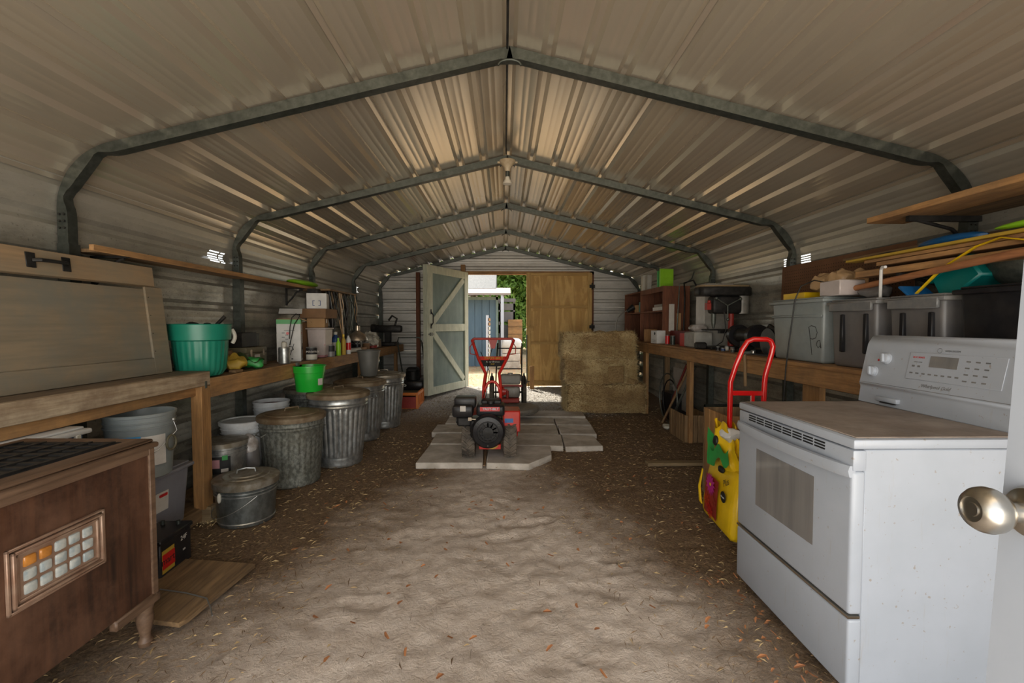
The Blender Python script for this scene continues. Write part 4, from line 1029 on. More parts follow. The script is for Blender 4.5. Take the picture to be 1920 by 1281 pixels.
def tiller():
    t = thing('rear_tine_tiller', 'red and black walk-behind tiller parked on slabs, engine forward', 'tiller', (-.13, 4.27, .056))
    R = .165
    for x in (-.20, .185):
        b = B(); wd = .125
        prof = [(R * .5, -wd / 2 * .6), (R * .78, -wd / 2), (R * .93, -wd / 2 * .95), (R * .97, -wd / 2 * .6), (R * .985, 0), (R * .97, wd / 2 * .6), (R * .93, wd / 2 * .95), (R * .78, wd / 2), (R * .5, wd / 2 * .6)]
        b.lathe(prof, seg=40, mx=T(x, 0, R) @ Ry(PI / 2))
        n = 16
        for k in range(n):
            for s in (-1, 1):
                a = 2 * PI * (k + (.5 if s > 0 else 0)) / n
                b.box(-.035, .035, -.008, .008, R * .955, R * 1.045, .002, mx=T(x, 0, R) @ Rx(a) @ T(s * .030, 0, 0) @ Rz(s * .75))
        o = b.obj('wheel', 'rubber', t)
        B().cyl((x - .05, 0, R), (x + .05, 0, R), .07, seg=20).obj('rim', 'redold', o)
    B().cyl((-.2, 0, R), (.19, 0, R), .018).obj('axle', 'black', t)
    B().box(-.09, .09, -.10, .35, .12, .19, .01).box(-.10, .10, -.15, -.08, .10, .145, .004).obj('frame', 'redpaint', t)
    B().cyl((.02, -.16, .17), (.02, -.12, .17), .065, seg=24).obj('front_pulley', 'yellowdk', t)
    # engine block + recoil shroud facing the camera
    ex = -.035
    B().box(ex - .15, ex + .15, -.16, .12, .19, .37, .03, seg=2).obj('engine_block', 'blackp', t)
    sh = B().lathe([(.155, 0), (.155, .04), (.135, .07), (.10, .075), (.098, .07)], seg=40, mx=T(ex + .02, -.15, .275) @ Rx(PI / 2)); sh.obj('recoil_shroud', 'blackp', t)
    B().lathe([(.092, .0), (.092, .012), (.075, .014), (.073, .006), (.05, .006), (.048, .018), (.001, .022)], seg=40, mx=T(ex + .02, -.22, .275) @ Rx(PI / 2)).obj('starter_cover', 'black', t)
    rb = B()
    for k in range(16): rb.box(.05, .088, -.005, .005, .012, .020, mx=T(ex + .02, -.22, .275) @ Rx(PI / 2) @ Rz(k * PI / 6))
    rb.obj('starter_vanes', 'blackp', t)
    for a in (.6, 2.5, 4.7): B().cyl((ex + .02 + .12 * math.cos(a), -.235, .275 + .12 * math.sin(a)), (ex + .02 + .12 * math.cos(a), -.20, .275 + .12 * math.sin(a)), .007, seg=8).obj('bolt', 'galv', t)
    B().box(ex - .09, ex + .17, -.14, .10, .40, .50, .025, seg=3).obj('fuel_tank', 'blackp', t)
    B().box(ex - .055, ex + .125, -.146, -.138, .45, .49).obj('tank_label', 'red', t)
    text('TROY-BILT', .030, T(ex + .042, -.1475, .470) @ FACE_CAM, 'white', t, bold=.0006)
    B().cyl((ex + .04, -.02, .49), (ex + .04, -.02, .525), .035, seg=20).box(ex - .05, ex + .14, .0, .13, .49, .53, .01).obj('tank_cap', 'black', t)
    B().box(ex - .31, ex - .12, -.15, .06, .39, .50, .025, seg=2).box(ex - .30, ex - .10, -.06, .12, .46, .56, .02, seg=2).obj('air_filter_cover', 'blackp', t)
    B().box(ex - .235, ex - .185, -.155, -.149, .45, .50).obj('warning_label', 'label', t)
    B().box(ex - .27, ex - .13, -.10, .0, .30, .39, .015).cyl((ex - .28, -.05, .35), (ex - .22, -.05, .35), .03).cyl((ex - .2, -.09, .27), (ex - .2, -.09, .31), .015).obj('carburettor', 'black', t)
    B().cyl((ex - .15, -.17, .385), (ex - .07, -.17, .38), .008).box(ex - .16, ex - .13, -.18, -.16, .37, .40).box(ex - .06, ex - .03, -.18, -.15, .37, .395).obj('choke_lever', 'chromelamp', t)
    # red gear guard right
    B().box(.12, .28, -.08, .16, .24, .44, .012).box(.08, .26, -.02, .4, .18, .30, .01).obj('belt_guard', 'redpaint', t)
    B().box(.135, .215, -.083, -.079, .33, .37).obj('guard_label', 'blue2', t)
    # tine hood behind
    B().box(-.22, .22, .45, .78, .16, .34, .05, seg=2).obj('tine_hood', 'redold', t)
    # handlebars
    zt = 1.03; hb = .62
    for s in (-1, 1):
        B().tube([(s * .085 + .01, .15, .42), (s * .085 + .01, .30, .62), (s * .07 + .01, .38, .74), (s * .15 + .01, .52, .88), (s * .225 + .01, .66, 1.07)], .016, 10).obj('handlebar', 'redpaint', t)
    B().tube([(-.225 + .01, .66, 1.07), (-.20, .665, 1.085), (.22, .665, 1.085), (.235, .66, 1.07)], .014, 10).obj('grip_bar', 'redold', t)
    B().tube([(.01 + .075 * math.cos(a), .28, .50 + .11 * math.sin(a) + .06) for a in [PI * i / 12 for i in range(13)]], .014, 10).obj('handle_brace', 'redpaint', t)
    for s in (-1, 1): B().tube([(s * .20 + .01, .62, 1.07), (s * .245 + .01, .60, 1.0), (s * .24 + .01, .56, .93), (s * .17 + .01, .52, .92)], .005, 6).obj('control_lever', 'redold', t)
    mp = Matrix.Translation((.01, .545, .90)) @ Rx(-.60 + 0)
    B().prism([(-.165, .0), (.165, .0), (.115, -.115), (-.115, -.115)], -.004, .004, 'y', mx=mp).obj('panel', 'inkblack', t)
    B().prism([(-.165, .0), (.165, .0), (.150, -.045), (-.150, -.045)], -.006, -.004, 'y', mx=mp).obj('panel_band', 'redpaint', t)
    text('TROY-BILT', .042, mp @ T(.01, -.0075, -.023) @ FACE_CAM, 'yellowdk', t, bold=.0006)
    text('Super Bronco', .026, mp @ T(0, -.0055, -.066) @ FACE_CAM, 'cream', t, shear=.2); text('5HP', .024, mp @ T(0, -.0055, -.094) @ FACE_CAM, 'yellowdk', t)
    B().prism([(-.05, .10), (.05, .10), (.02, -.0), (-.02, -.0)], .0, .02, 'y', mx=T(.01, .66, .98)).obj('shift_plate', 'redold', t)
    for q in (((.0, .66, .98), (-.03, .5, .86), (-.06, .3, .6), (-.08, .1, .5)), ((-.12, .58, .95), (-.02, .45, .75), (-.06, .2, .47))): B().tube(q, .004, 6).obj('cable', 'black', t)
tiller()

# walk-behind string trimmer mower
def trimmer():
    t = thing('string_trimmer_mower', 'wheeled string trimmer mower with grey engine behind the tiller', 'mower', (.045, 6.15, .085))
    R = .24
    for x in (-.22, .24):
        o = B().lathe([(R * .62, -.022), (R * .85, -.03), (R * .97, -.022), (R, 0), (R * .97, .022), (R * .85, .03), (R * .62, .022)], seg=44, mx=T(x, .35, R) @ Ry(PI / 2)).obj('wheel', 'rubber', t)
        B().cyl((x - .02, .35, R), (x + .02, .35, R), R * .6, seg=30).obj('rim', 'engine', o)
        B().tube([(x, .35 - .27 * math.cos(a), R + .27 * math.sin(a)) for a in [.6 + 1.9 * i / 12 for i in range(13)]], .010, 6).obj('fender_rod', 'black', t)
    B().cyl((-.22, .35, R), (.24, .35, R), .014).obj('axle', 'black', t)
    B().lathe([(.27, .055), (.29, .06), (.295, .10), (.275, .135), (.22, .145), (.001, .15)][::1], (.10, -.18, 0), 44).obj('deck', 'engine', t)
    B().tube([(.10 + .285 * math.cos(a), -.18 + .285 * math.sin(a), .10) for a in [2 * PI * i / 36 for i in range(36)]], .035, 8, closed=True).obj('bumper_ring', 'engine', t)
    B().box(-.08, .16, -.1, .25, .16, .22, .01).box(-.11, .2, .0, .03, .36, .39).cyl((.0, -.05, .15), (-.0, -.05, .32), .018).obj('frame', 'redold', t)
    B().box(-.06, .17, -.04, .18, .22, .37, .03, seg=2).obj('engine_block', 'engine', t)
    B().cyl((-.10, .02, .30), (-.0, .02, .30), .07, seg=24).obj('recoil_cover', 'redpaint', t)
    B().box(-.10, .18, -.07, .16, .40, .53, .035, seg=3).cyl((.04, .03, .52), (.04, .03, .55), .035).obj('fuel_tank', 'enwhite', t)
    B().box(.04, .2, .12, .22, .42, .52, .02).obj('muffler', 'engine', t)
    for x in (-.16, .20): B().tube([(x, .02, .12), (x, .14, .4), (x + .01, .42, .72), (x + .02, .60, .93)], .010, 8).obj('handlebar', 'black', t)
    for z, y in ((.86, .54), (.58, .30)): B().cyl((-.14, y, z), (.205, y, z), .008).obj('crossbar', 'black', t)
trimmer()

# ------------------------------------------------------------------ hay bales
random.seed(11)
def bale(x, y, z, w, d, h, label, rz=0, seed=0):
    t = thing('hay_bale', label, 'hay bale', (x, y, z), rz)
    b = B().box(-w / 2, w / 2, -d / 2, d / 2, 0, h, .04, seg=2); bmesh.ops.subdivide_edges(b.bm, edges=b.bm.edges[:], cuts=6, use_grid_fill=True)
    b.jitter(.045, 4, seed).jitter(.03, 13, seed + 5)
    for v in b.bm.verts: v.co.z = max(0.002, v.co.z)
    b.obj('packed_hay', 'hay', t, smooth=False)
    s = B(); rnd = random.Random(seed)
    for i in range(9000):
        f = rnd.choice('ftlrs' if z < .2 else 'fftlr')
        u, v = rnd.uniform(-.5, .5), rnd.uniform(0, 1)
        if f == 'f' : p = Vector((u * w, -d / 2, v * h)); n = Vector((0, -1, 0))
        elif f == 't': p = Vector((u * w, rnd.uniform(-.5, .5) * d, h)); n = Vector((0, 0, 1))
        elif f == 'l' or f == 's': p = Vector((-w / 2, u * d, v * h)); n = Vector((-1, 0, 0))
        else: p = Vector((w / 2, u * d, v * h)); n = Vector((1, 0, 0))
        dr = Vector((rnd.gauss(0, 1), rnd.gauss(0, 1), rnd.gauss(0, .8))); dr = (dr - n * dr.dot(n)).normalized() + n * abs(rnd.gauss(0, .5))
        L_ = rnd.uniform(.03, .10); p = p - n * .01; q = p + dr.normalized() * L_; sd = dr.cross(n).normalized() * .0022
        if q.z < .003: continue
        vs = [s.bm.verts.new(a) for a in (p - sd, p + sd, q)]
        s.bm.faces.new(vs)
    s.obj('loose_straw', 'haystraw', t, smooth=False, kind='stuff')
    for xx in (-w * .22, w * .22):
        B().tube([(xx, -d / 2 - .012, .03), (xx, -d / 2 - .012, h + .0), (xx, 0, h + .012), (xx, d / 2 + .01, h)], .003, 5).obj('twine', 'orange' if 0 else 'straw', t)
g6 = gh(0, 6.6)
bale(1.44, 6.62, g6, 1.12, .56, .42, 'bottom hay bale on the dirt floor', 0, 1)
bale(1.36, 6.60, g6 + .42, 1.02, .50, .36, 'middle hay bale with a darker hollow face', .02, 2)
bale(1.33, 6.58, g6 + .78, 1.02, .48, .36, 'topmost hay bale of the stack', -.02, 3)
tag(B().box(-.11, .11, -.004, .02, 0, .24, .01).jitter(.015, 15).obj('hay_flake', 'hay', loc=(1.57, 6.325, g6 + .44)), 'darker flake of hay stuck on the stack front', 'hay')

# pitchfork and door prop
t = thing('garden_fork', 'steel rod with small cross foot standing by plywood door', 'tool', (.415, 8.20, .125))
B().cyl((0, 0, .1), (0, .12, .98), .012).obj('shaft', 'galvd', t); B().cyl((-.09, 0, .14), (.10, 0, .14), .008).obj('cross_bar', 'black', t)
for x in (-.09, -.03, .03, .09): B().cyl((x, 0, .0), (x, 0, .14), .005, seg=6).obj('tine', 'black', t)
tag(B().box(-.04, .04, -.01, .01, 0, .42, .002).obj('wood_stake', 'pine_z', loc=(.50, 8.12, .13)), 'short orange wood stake standing by the plywood door', 'stake')

# ------------------------------------------------------------------ right bench
def bench_right():
    t = thing('workbench', 'long right workbench of pine boards beneath totes and drill press', 'workbench', (0, 0, 0))
    y0, y1 = .9, 6.72; fx = 1.97
    for i in range(3):
        a = fx + (2.52 - fx) * i / 3; b = fx + (2.52 - fx) * (i + 1) / 3 - .004
        B().box(a - (.015 if i == 0 else 0), b, y0, y1, 1.02, 1.045, .002).obj('top_board', 'pine_y', t)
    B().box(fx, fx + .038, y0, y1, .905, 1.02, .003).obj('front_board', 'pine_y', t)
    for y in (6.45, 4.92, 1.35): B().box(fx + .04, fx + .085, y - .045, y + .045, gh(0, y), 1.02, .003).obj('leg', 'pine_z', t)
    B().box(fx + .04, fx + .08, 2.85, 3.02, .0, 1.02, .003).obj('leg', 'pine_z', t)
    for y in (6.65, 4.92, 2.95): B().box(fx + .09, 2.48, y - .02, y + .02, .93, 1.02).obj('joist', 'pine_x', t)
bench_right()
t = thing('side_table', 'low worn table past the right bench, under the hutch', 'table', (1.72, 6.80, 0))
B().box(0, .80, 0, 1.2, 1.0, 1.045, .003).obj('top', 'pine_y', t); B().box(-.02, 0, 0, 1.2, .90, 1.045, .003).obj('apron', 'card', t)
for x, y in ((.04, .06), (.04, 1.14), (.76, .06), (.76, 1.14)): B().box(x - .03, x + .03, y - .03, y + .03, gh(0, 7), 1.0).obj('leg', 'old_z', t)
RZ_ = 1.046
# hutch
t = thing('hutch', 'red brown shelf hutch at the far end of right bench', 'shelf unit', (2.10, 6.0, RZ_))
H_ = .76; W_ = 1.9; D_ = .36
for y in (0, .98, W_ - .02): B().box(0, D_, y, y + .02, 0, H_, .001).obj('side_panel', 'redwood_z' if y != .98 else 'redwood_z', t)
for z in (.42, H_ - .02): B().box(0, D_, .02, W_ - .02, z, z + .02).obj('shelf_board', 'redwood_z', t)
B().box(D_ - .012, D_, .02, .98, 0, H_ - .02).obj('back_panel', 'old_z', t)
B().box(0, .018, .02, .98, H_ - .07, H_ - .02).obj('top_rail', 'redwood_z', t)
def book(x, y, z, w, d, h, mat, label, rz=0, tilt=0, name='book', cat='book', group=None):
    o = B().box(0, w, 0, d, 0, h, .001).obj(name, mat, loc=(x, y, z)); o.rotation_euler = (tilt, 0, rz); return tag(o, label, cat, group)
book(2.16, 6.28, RZ_ + H_, .20, .03, .26, 'lime', 'green magazine standing on hutch top', .2); book(2.16, 6.36, RZ_ + H_, .20, .04, .24, 'green', 'darker green book on hutch top', .2)
book(2.12, 6.72, RZ_ + H_, .06, .10, .22, 'enwhite', 'tall off-white canister on hutch top'); book(2.12, 6.95, RZ_ + H_, .05, .08, .24, 'cream', 'slim pale carton on hutch top')
book(2.13, 6.10, RZ_ + .44, .16, .40, .05, 'whitep', 'white papers stacked on hutch shelf', name='paper_stack', cat='papers'); book(2.13, 6.14, RZ_ + .492, .14, .30, .035, 'engine', 'grey booklet on top of hutch papers')
book(2.14, 7.1, RZ_ + .44, .16, .10, .16, 'tealdk', 'teal box in the far hutch cubby', name='box', cat='box'); book(2.14, 7.32, RZ_ + .44, .14, .12, .12, 'card', 'tan box in the far hutch cubby', name='box', cat='box')
book(2.18, 5.985, RZ_ + .16, .07, .01, .36, 'label', 'white paper strip on hutch side', name='paper_strip', cat='paper'); book(2.28, 5.985, RZ_ + .0, .06, .012, .40, 'card', 'thin wood slat leaning on hutch side', name='thin_board', cat='slat')
# hoses over hutch corner
tag(B().tube([(2.34, 5.9, RZ_ + .05), (2.36, 5.92, RZ_ + .6), (2.38, 6.0, RZ_ + .80), (2.44, 5.85, RZ_ + .82), (2.49, 5.7, RZ_ + .6), (2.5, 5.65, RZ_ + .08)], .011, 8).obj('rubber_hose', 'black'), 'black hose draped over the hutch end', 'hose')
tag(B().tube([(2.26, 5.93, RZ_ + .05), (2.28, 5.93, RZ_ + .5), (2.32, 6.0, RZ_ + .79), (2.42, 6.05, RZ_ + .80), (2.46, 5.95, RZ_ + .85), (2.43, 5.8, RZ_ + .93)], .008, 8).obj('steel_cable', 'galvd'), 'dark cable curling up at the hutch corner', 'cable')
# gooseneck lamp (from the bale up)
t = thing('gooseneck_lamp', 'gooseneck lamp with black head beside the hutch', 'lamp', (1.80, 7.30, 1.046))
B().cyl((0, 0, 0), (0, 0, .02), .06).tube([(0, 0, .02), (-.0, 0, .25), (.03, 0, .36), (.11, 0, .44), (.2, 0, .48)], .010, 8).obj('stem', 'engine', t); B().cyl((.18, 0, .46), (.28, 0, .53), .028, .05).obj('head', 'black', t)
# low cubby on bench with small things
t = thing('drawer_box', 'low dark red open drawer box on the right bench', 'box', (2.20, 5.25, RZ_))
B().box(0, .02, 0, 1.35, 0, .17).obj('front_panel', 'maroon', t); B().box(-.16, .02, 1.33, 1.35, 0, .18).obj('end_panel', 'pine_z', t); B().box(-.0, .14, .0, .02, 0, .17).box(.12, .14, 0, 1.35, 0, .17).obj('back_panel', 'maroon', t)
t = thing('white_box', 'white printed carton in front of the red drawer box', 'box', (2.05, 6.02, RZ_), rz=.1)
B().box(-.06, .06, -.09, .09, 0, .17, .002).obj('body', 'whitep', t); B().cyl((-.0605, -.03, .13), (-.063, -.03, .13), .018).box(-.0615, -.06, -.05, .03, .02, .024).box(-.0615, -.06, -.05, .05, .04, .044).obj('print', 'inkblack', t)
tin(2.03, 5.62, .026, .12, 'slim red drinks can on right bench', 'red', 'red', RZ_, name='drink_can'); tin(2.06, 5.52, .028, .115, 'silver can right beside the red can', 'galv', 'galv', RZ_, name='drink_can')
book(2.06, 5.12, RZ_, .05, .18, .15, 'red', 'glossy red packet on the right bench', name='coffee_packet', cat='packet')
# white cabinet & bins behind drill press
t = thing('plastic_container', 'translucent white container left of the drill press', 'container', (2.13, 4.98, RZ_))
B().box(-.10, .10, -.16, .12, 0, .17, .012).obj('body', 'enwhite', t)
B().box(-.08, .08, -.12, .08, .17, .25, .03).obj('upper_bag', 'bagclear', t)
t = thing('white_cabinet', 'white metal cabinet standing behind the drill press', 'cabinet', (2.36, 5.07, RZ_))
B().box(-.16, .15, -.12, .12, 0, .70, .004).obj('body', 'enwhite', t); B().box(-.165, -.16, -.11, .11, .02, .68, .002).obj('door', 'whitep', t)
# drill press
def drillpress():
    t = thing('drill_press', 'black bench drill press with long belt cover on right bench', 'drill press', (2.26, 4.62, RZ_))
    B().box(-.20, .12, -.13, .13, 0, .03, .008).box(-.30, -.2, -.05, .05, .0, .07, .015).obj('base', 'black', t)
    B().cyl((.06, 0, .03), (.06, 0, .45), .028, seg=20).obj('column', 'redold', t)
    B().cyl((.06, 0, .12), (.06, 0, .20), .045).box(-.06, .08, -.03, .03, .16, .19).box(-.20, -.0, -.10, .10, .19, .205, .004).cyl((.0, -.06, .14), (.06, -.06, .14), .012).obj('table', 'black', t)
    B().box(-.16, .14, -.075, .075, .36, .54, .03, seg=2).obj('head', 'black', t)
    B().prism([(-.30, -.07), (-.26, -.11), (-.05, -.12), (.20, -.10), (.245, -.05), (.245, .05), (.2, .1), (-.05, .12), (-.26, .11), (-.30, .07)], .54, .63, 'z', bev=.012).obj('belt_cover', 'black', t)
    B().prism([(-.29, -.06), (-.25, -.10), (-.05, -.11), (.19, -.09), (.235, -.04), (.235, .04), (.19, .09), (-.05, .11), (-.25, .1), (-.29, .06)], .63, .648, 'z', bev=.006).obj('cover_lid', 'old_x', t)
    B().cyl((.17, 0, .36), (.17, 0, .54), .065, seg=24).obj('motor', 'engine', t)
    B().cyl((-.12, 0, .30), (-.12, 0, .38), .025).cyl((-.12, 0, .25), (-.12, 0, .31), .020, .026).cyl((-.12, 0, .21), (-.12, 0, .25), .010, .018).obj('chuck', 'galvd', t)
    for a in (.5, 2.6, 4.7): B().cyl((-.02, -.09, .44), (-.02 + .14 * math.cos(a), -.10, .44 + .14 * math.sin(a)), .006).ball((-.02 + .14 * math.cos(a), -.10, .44 + .14 * math.sin(a)), .016).obj('feed_handle', 'galvd', t)
    B().box(-.2, -.16, -.03, .03, .40, .47).ball((-.19, -.05, .48), .018).obj('switch', 'redold', t)
    B().tube([(-.05, -.08, .38), (-.04, -.1, .2), (-.08, -.12, .08), (-.14, -.12, .04)], .005, 6).obj('cord', 'black', t)
drillpress()
# grinder and clutter
t = thing('bench_grinder', 'black bench grinder with guarded wheels on right bench', 'grinder', (2.20, 4.08, RZ_))
B().box(-.08, .08, -.10, .10, 0, .03).box(-.04, .04, -.05, .05, .03, .1).cyl((0, -.12, .15), (0, .12, .15), .065, seg=24).obj('motor', 'black', t)
for y in (-.16, .16): B().cyl((0, y - .025, .15), (0, y + .025, .15), .10, seg=30).obj('wheel_guard', 'blackp', t)
t = thing('circular_saw', 'black and grey circular saw lying by grinder', 'saw', (2.16, 3.66, RZ_))
B().cyl((-.02, 0, .11), (.02, 0, .11), .11, seg=30).box(-.1, .1, -.14, .14, 0, .012).obj('blade_guard', 'blackp', t); B().cyl((.02, 0, .12), (.13, 0, .12), .055).tube([(-.0, .08, .16), (0, .0, .24), (0, -.10, .2)], .018).obj('motor_handle', 'black', t)
t = thing('hand_saw_tool', 'silver and black jigsaw nearer the grey tote', 'tool', (2.10, 3.45, RZ_))
B().box(-.04, .04, -.06, .06, .02, .10, .02).tube([(0, -.05, .1), (0, 0, .15), (0, .05, .1)], .014).box(-.04, .04, -.07, .07, 0, .008).obj('body', 'black', t)
t = thing('hammer', 'claw hammer hung on the right bench front', 'hammer', (1.945, 3.62, .80))
B().cyl((0, 0, 0), (0, .02, .26), .012).obj('handle', 'old_z', t); B().cyl((-.03, .02, .265), (.05, .02, .27), .015).obj('head', 'galvd', t)
random.seed(4)
for i in range(8):
    tin(2.03 + .06 * (i % 2) + .01, 4.02 - .075 * i if i < 4 else 4.5 - .05 * i, .018, .035 + .008 * (i % 3), ['small chrome cap on bench front edge', 'small black cap near the grinder foot', 'tiny grey can by the saw', 'tiny silver pot by the jigsaw', 'little dark jar before the grinder', 'little cream jar before the grinder', 'little blue jar by the drill base', 'little brown jar by the drill base'][i], ['galv', 'black', 'engine', 'chrome', 'blackp', 'cream', 'blue', 'carddk'][i], ['galv', 'black', 'engine', 'chrome', 'blackp', 'cream', 'blue', 'carddk'][i], RZ_, name='small_jar')
# totes
def rib_tote(x0, x1, y0, y1, z0, h, mat, ml, label):
    t = tote(x0, x1, y0, y1, z0, h, mat, label, ml, taper=.07)
    W, D = x1 - x0, y1 - y0
    B().box(-W / 2 - .004, -W / 2 + .012, -D / 2 + .03, D / 2 - .03, h - .07, h - .02, .004).obj('lid_skirt', ml, t)
    for y in (-D * .28, D * .18): B().box(-W / 2 + .006, -W / 2 + .03, y - .012, y + .012, h * .22, h * .78, .004).obj('grip_rib', 'blackp', t)
    return t
t = tote(2.00, 2.45, 2.83, 3.42, RZ_, .43, 'tote', 'light grey storage tote with handwriting on right bench', 'tote', taper=.08)
B().box(-.213, -.2, -.27, .27, .30, .315, .004).obj('band', 'tote', t)
W_ = lambda L: [Vector((-.209 + .020 * (1 - z / .43), y, z)) for y, z in L]
B().tube(W_([(-.16, .05), (-.150, .14), (-.135, .235), (-.16, .245), (-.20, .235), (-.215, .20), (-.20, .165), (-.165, .155), (-.15, .16)]), .0025, 5).obj('handwriting', 'inkblack', t)
B().tube(W_([(-.235, .15), (-.215, .145), (-.205, .12), (-.22, .10), (-.24, .115), (-.24, .15), (-.245, .10)]), .0025, 5).obj('handwriting', 'inkblack', t)
rib_tote(2.00, 2.44, 2.42, 2.80, RZ_, .40, 'totedk', 'lidgrey', 'dark grey storage tote beside the light grey one')
rib_tote(2.02, 2.44, 2.06, 2.40, RZ_, .40, 'totedk', 'lidgrey', 'second dark grey tote behind stove back')
t = tote(2.02, 2.46, 1.58, 2.03, RZ_, .42, 'blackp', 'black storage tote with yellow maker label behind stove', 'blackp', taper=.08)
B().box(-.2135, -.204, -.04, .015, .14, .175).obj('label', 'yellow', t); B().box(-.2135, -.204, -.04, .015, .10, .138).obj('label_lower', 'whitep', t)
B().box(-.2145, -.204, -.09, -.055, .11, .15).obj('label_print', 'engine', t)
tote(2.02, 2.46, 1.10, 1.55, RZ_, .42, 'blackp', 'black tote nearest the camera on right bench', 'blackp', taper=.08)
# pegboard with holes
def pegboard():
    t = thing('pegboard', 'brown pegboard sheet leaning on right wall behind totes', 'pegboard', (2.465, 2.72, RZ_), rot=(0, math.radians(1.5), 0))
    L_, H_ = 1.32, .76
    B().box(0, .006, 0, L_, 0, H_).obj('sheet', 'pegw', t)
    hb = B(); st = .0254
    for i in range(1, int(L_ / st)):
        for j in range(int(.30 / st), int(H_ / st)):
            c = Vector((-.0006, i * st, j * st)); r = .0038
            vs = [hb.bm.verts.new((c.x, c.y + r * math.cos(a), c.z + r * math.sin(a))) for a in [k * PI / 3 for k in range(6)]]
            hb.bm.faces.new(vs)
    hb.obj('peg_holes', 'dark', t, smooth=False, kind='stuff')
pegboard()
# bag and bins on tote lid
t = crumple('plastic_bag', 'tan crinkled plastic bag on the light grey tote', 2.23, 3.0, RZ_ + .432, .22, .30, .13, 'brownbag', 0, 31)
t = thing('clear_box', 'small clear plastic box against the tan bag', 'box', (2.13, 2.87, RZ_ + .431)); B().box(-.09, .07, -.13, .05, 0, .095, .006).obj('body', 'clearbin', t); B().box(.072, .078, -.14, .06, 0, .11).obj('card', 'card', t)
book(2.09, 3.14, RZ_ + .431, .26, .24, .045, 'yellow', 'flat gold foil package on the light grey tote', name='foil_package', cat='package')
tag(B().tube([(2.10, 2.92, RZ_ + .52), (2.06, 3.0, RZ_ + .545), (2.01, 3.06, RZ_ + .51), (1.985, 3.08, RZ_ + .42), (1.96, 3.09, RZ_ + .15), (1.945, 3.10, RZ_ - .05), (1.94, 3.11, .75), (1.945, 3.12, .60)], .0045, 6).obj('power_cable', 'black'), 'black cord hanging from the light grey tote', 'cord')
# wall rack right: shelf + boards
t = thing('wall_shelf', 'wide plank shelf high on right wall above lumber', 'shelf', (2.08, 0, 1.875))
B().box(0, .22, .9, 2.60, 0, .032, .002).obj('board', 'pine_y', t); B().box(.225, .44, .9, 2.5, 0, .032, .002).obj('board', 'old_y', t)
for y in (2.40, 1.3): B().box(.06, .45, y - .012, y + .012, -.03, -.001).tube([(.1, y, -.02), (.3, y, -.07), (.44, y, -.2)], .010).obj('bracket', 'black', t)
bl = [('yellow painted board on top of the lumber rack', 2.10, 2.17, .9, 2.78, 1.675, 1.690, 'yellowdk', 0), ('pine board second in lumber rack', 2.12, 2.24, .9, 2.66, 1.655, 1.674, 'pine_y', 0),
 ('broad pine board in lumber rack', 2.11, 2.30, .9, 2.56, 1.628, 1.652, 'pine_y', 0), ('lowest pine board in lumber rack', 2.10, 2.21, .9, 2.70, 1.575, 1.612, 'pine_y', 0), ('rear old board in lumber rack', 2.26, 2.42, .9, 2.9, 1.60, 1.626, 'old_y', 0)]
for lb, x0, x1, y0, y1, z0, z1, m_, rz in bl: tag(B().box(0, x1 - x0, y0 - y1, 0, 0, z1 - z0, .002).obj('lumber_board', m_, loc=(x0, y1, z0)), lb, 'board', 'boards on the right wall rack')
o = tag(B().box(0, .09, -1.1, 0, 0, .02, .002).obj('lumber_board', 'old_y', loc=(2.36, 3.15, 1.735)), 'grey weathered board reaching farthest along right wall', 'board', 'boards on the right wall rack'); o.rotation_euler = (0, 0, .03)
t = thing('rack_bracket', 'black steel bracket holding the lumber on the near post', 'bracket', (2.10, 2.40, 1.56)); B().box(0, .40, -.015, .015, -.012, .012).tube([(.05, 0, 0), (.25, 0, -.06), (.38, 0, -.18)], .010).obj('arm', 'black', t)
tag(B().ball((0, 0, 0), .09, .6, 2.0, .35, 18).obj('blue_float', 'blue2', loc=(2.28, 2.3, 1.725)), 'blue rounded plastic item on lumber rack', 'float')
tag(B().ball((0, 0, 0), .05, 1, 2.2, .4, 18).obj('black_sandal', 'black', loc=(2.24, 2.62, 1.68 + .02)), 'black flat rounded item beside the blue one', 'item')
tag(B().ball((0, 0, 0), .05, .6, 5, .35, 18).obj('green_noodle', 'lime', loc=(2.14, 1.72, 1.715)), 'lime green long item at top right of lumber rack', 'item')
# long handle, hook pole, teal scoop, strap, metal bowl
z0_ = RZ_ + .41
tag(B().cyl((2.16, 2.95, RZ_ + .46), (2.02, 1.55, 1.60), .017).obj('long_pole', wood('copper_handle', (.42, .18, .07), (.3, .12, .05), 'y')), 'long red brown wooden tool handle slanting over totes', 'handle')
tag(B().tube([(2.09, 2.50, RZ_ + .40), (2.09, 2.50, 1.60), (2.085, 2.485, 1.615), (2.08, 2.46, 1.612)], .008, 8).obj('hook_rod', 'whitep'), 'white metal rod with hooked top behind dark tote', 'rod')
t = thing('plastic_scoop', 'large teal plastic crate tipped on the dark totes', 'crate', (2.24, 2.13, RZ_ + .405), rot=(math.radians(-35), 0, 0)); B().box(-.08, .08, -.12, .08, 0, .14, .01, taper=-.1).box(-.09, .09, -.13, .09, .13, .142).obj('body', 'tealdk', t)
t = thing('dust_pan', 'blue plastic dustpan edge poking from tote', 'dustpan', (2.12, 2.30, RZ_ + .405), rot=(math.radians(40), 0, 0)); B().box(-.07, .07, -.10, .06, 0, .012, .003).box(-.07, .07, -.1, -.088, 0, .05).obj('pan', 'blue2', t)
tag(B().tube([(2.10, 2.30, RZ_ + .40), (2.10, 2.16, RZ_ + .52), (2.10, 2.0, RZ_ + .60), (2.10, 1.9, RZ_ + .62), (2.10, 1.8, RZ_ + .59), (2.10, 1.74, RZ_ + .50), (2.10, 1.72, RZ_ + .42)], .011, 8, flat=.35).obj('yellow_strap', 'yellow'), 'yellow plastic strap arching above the totes', 'strap')
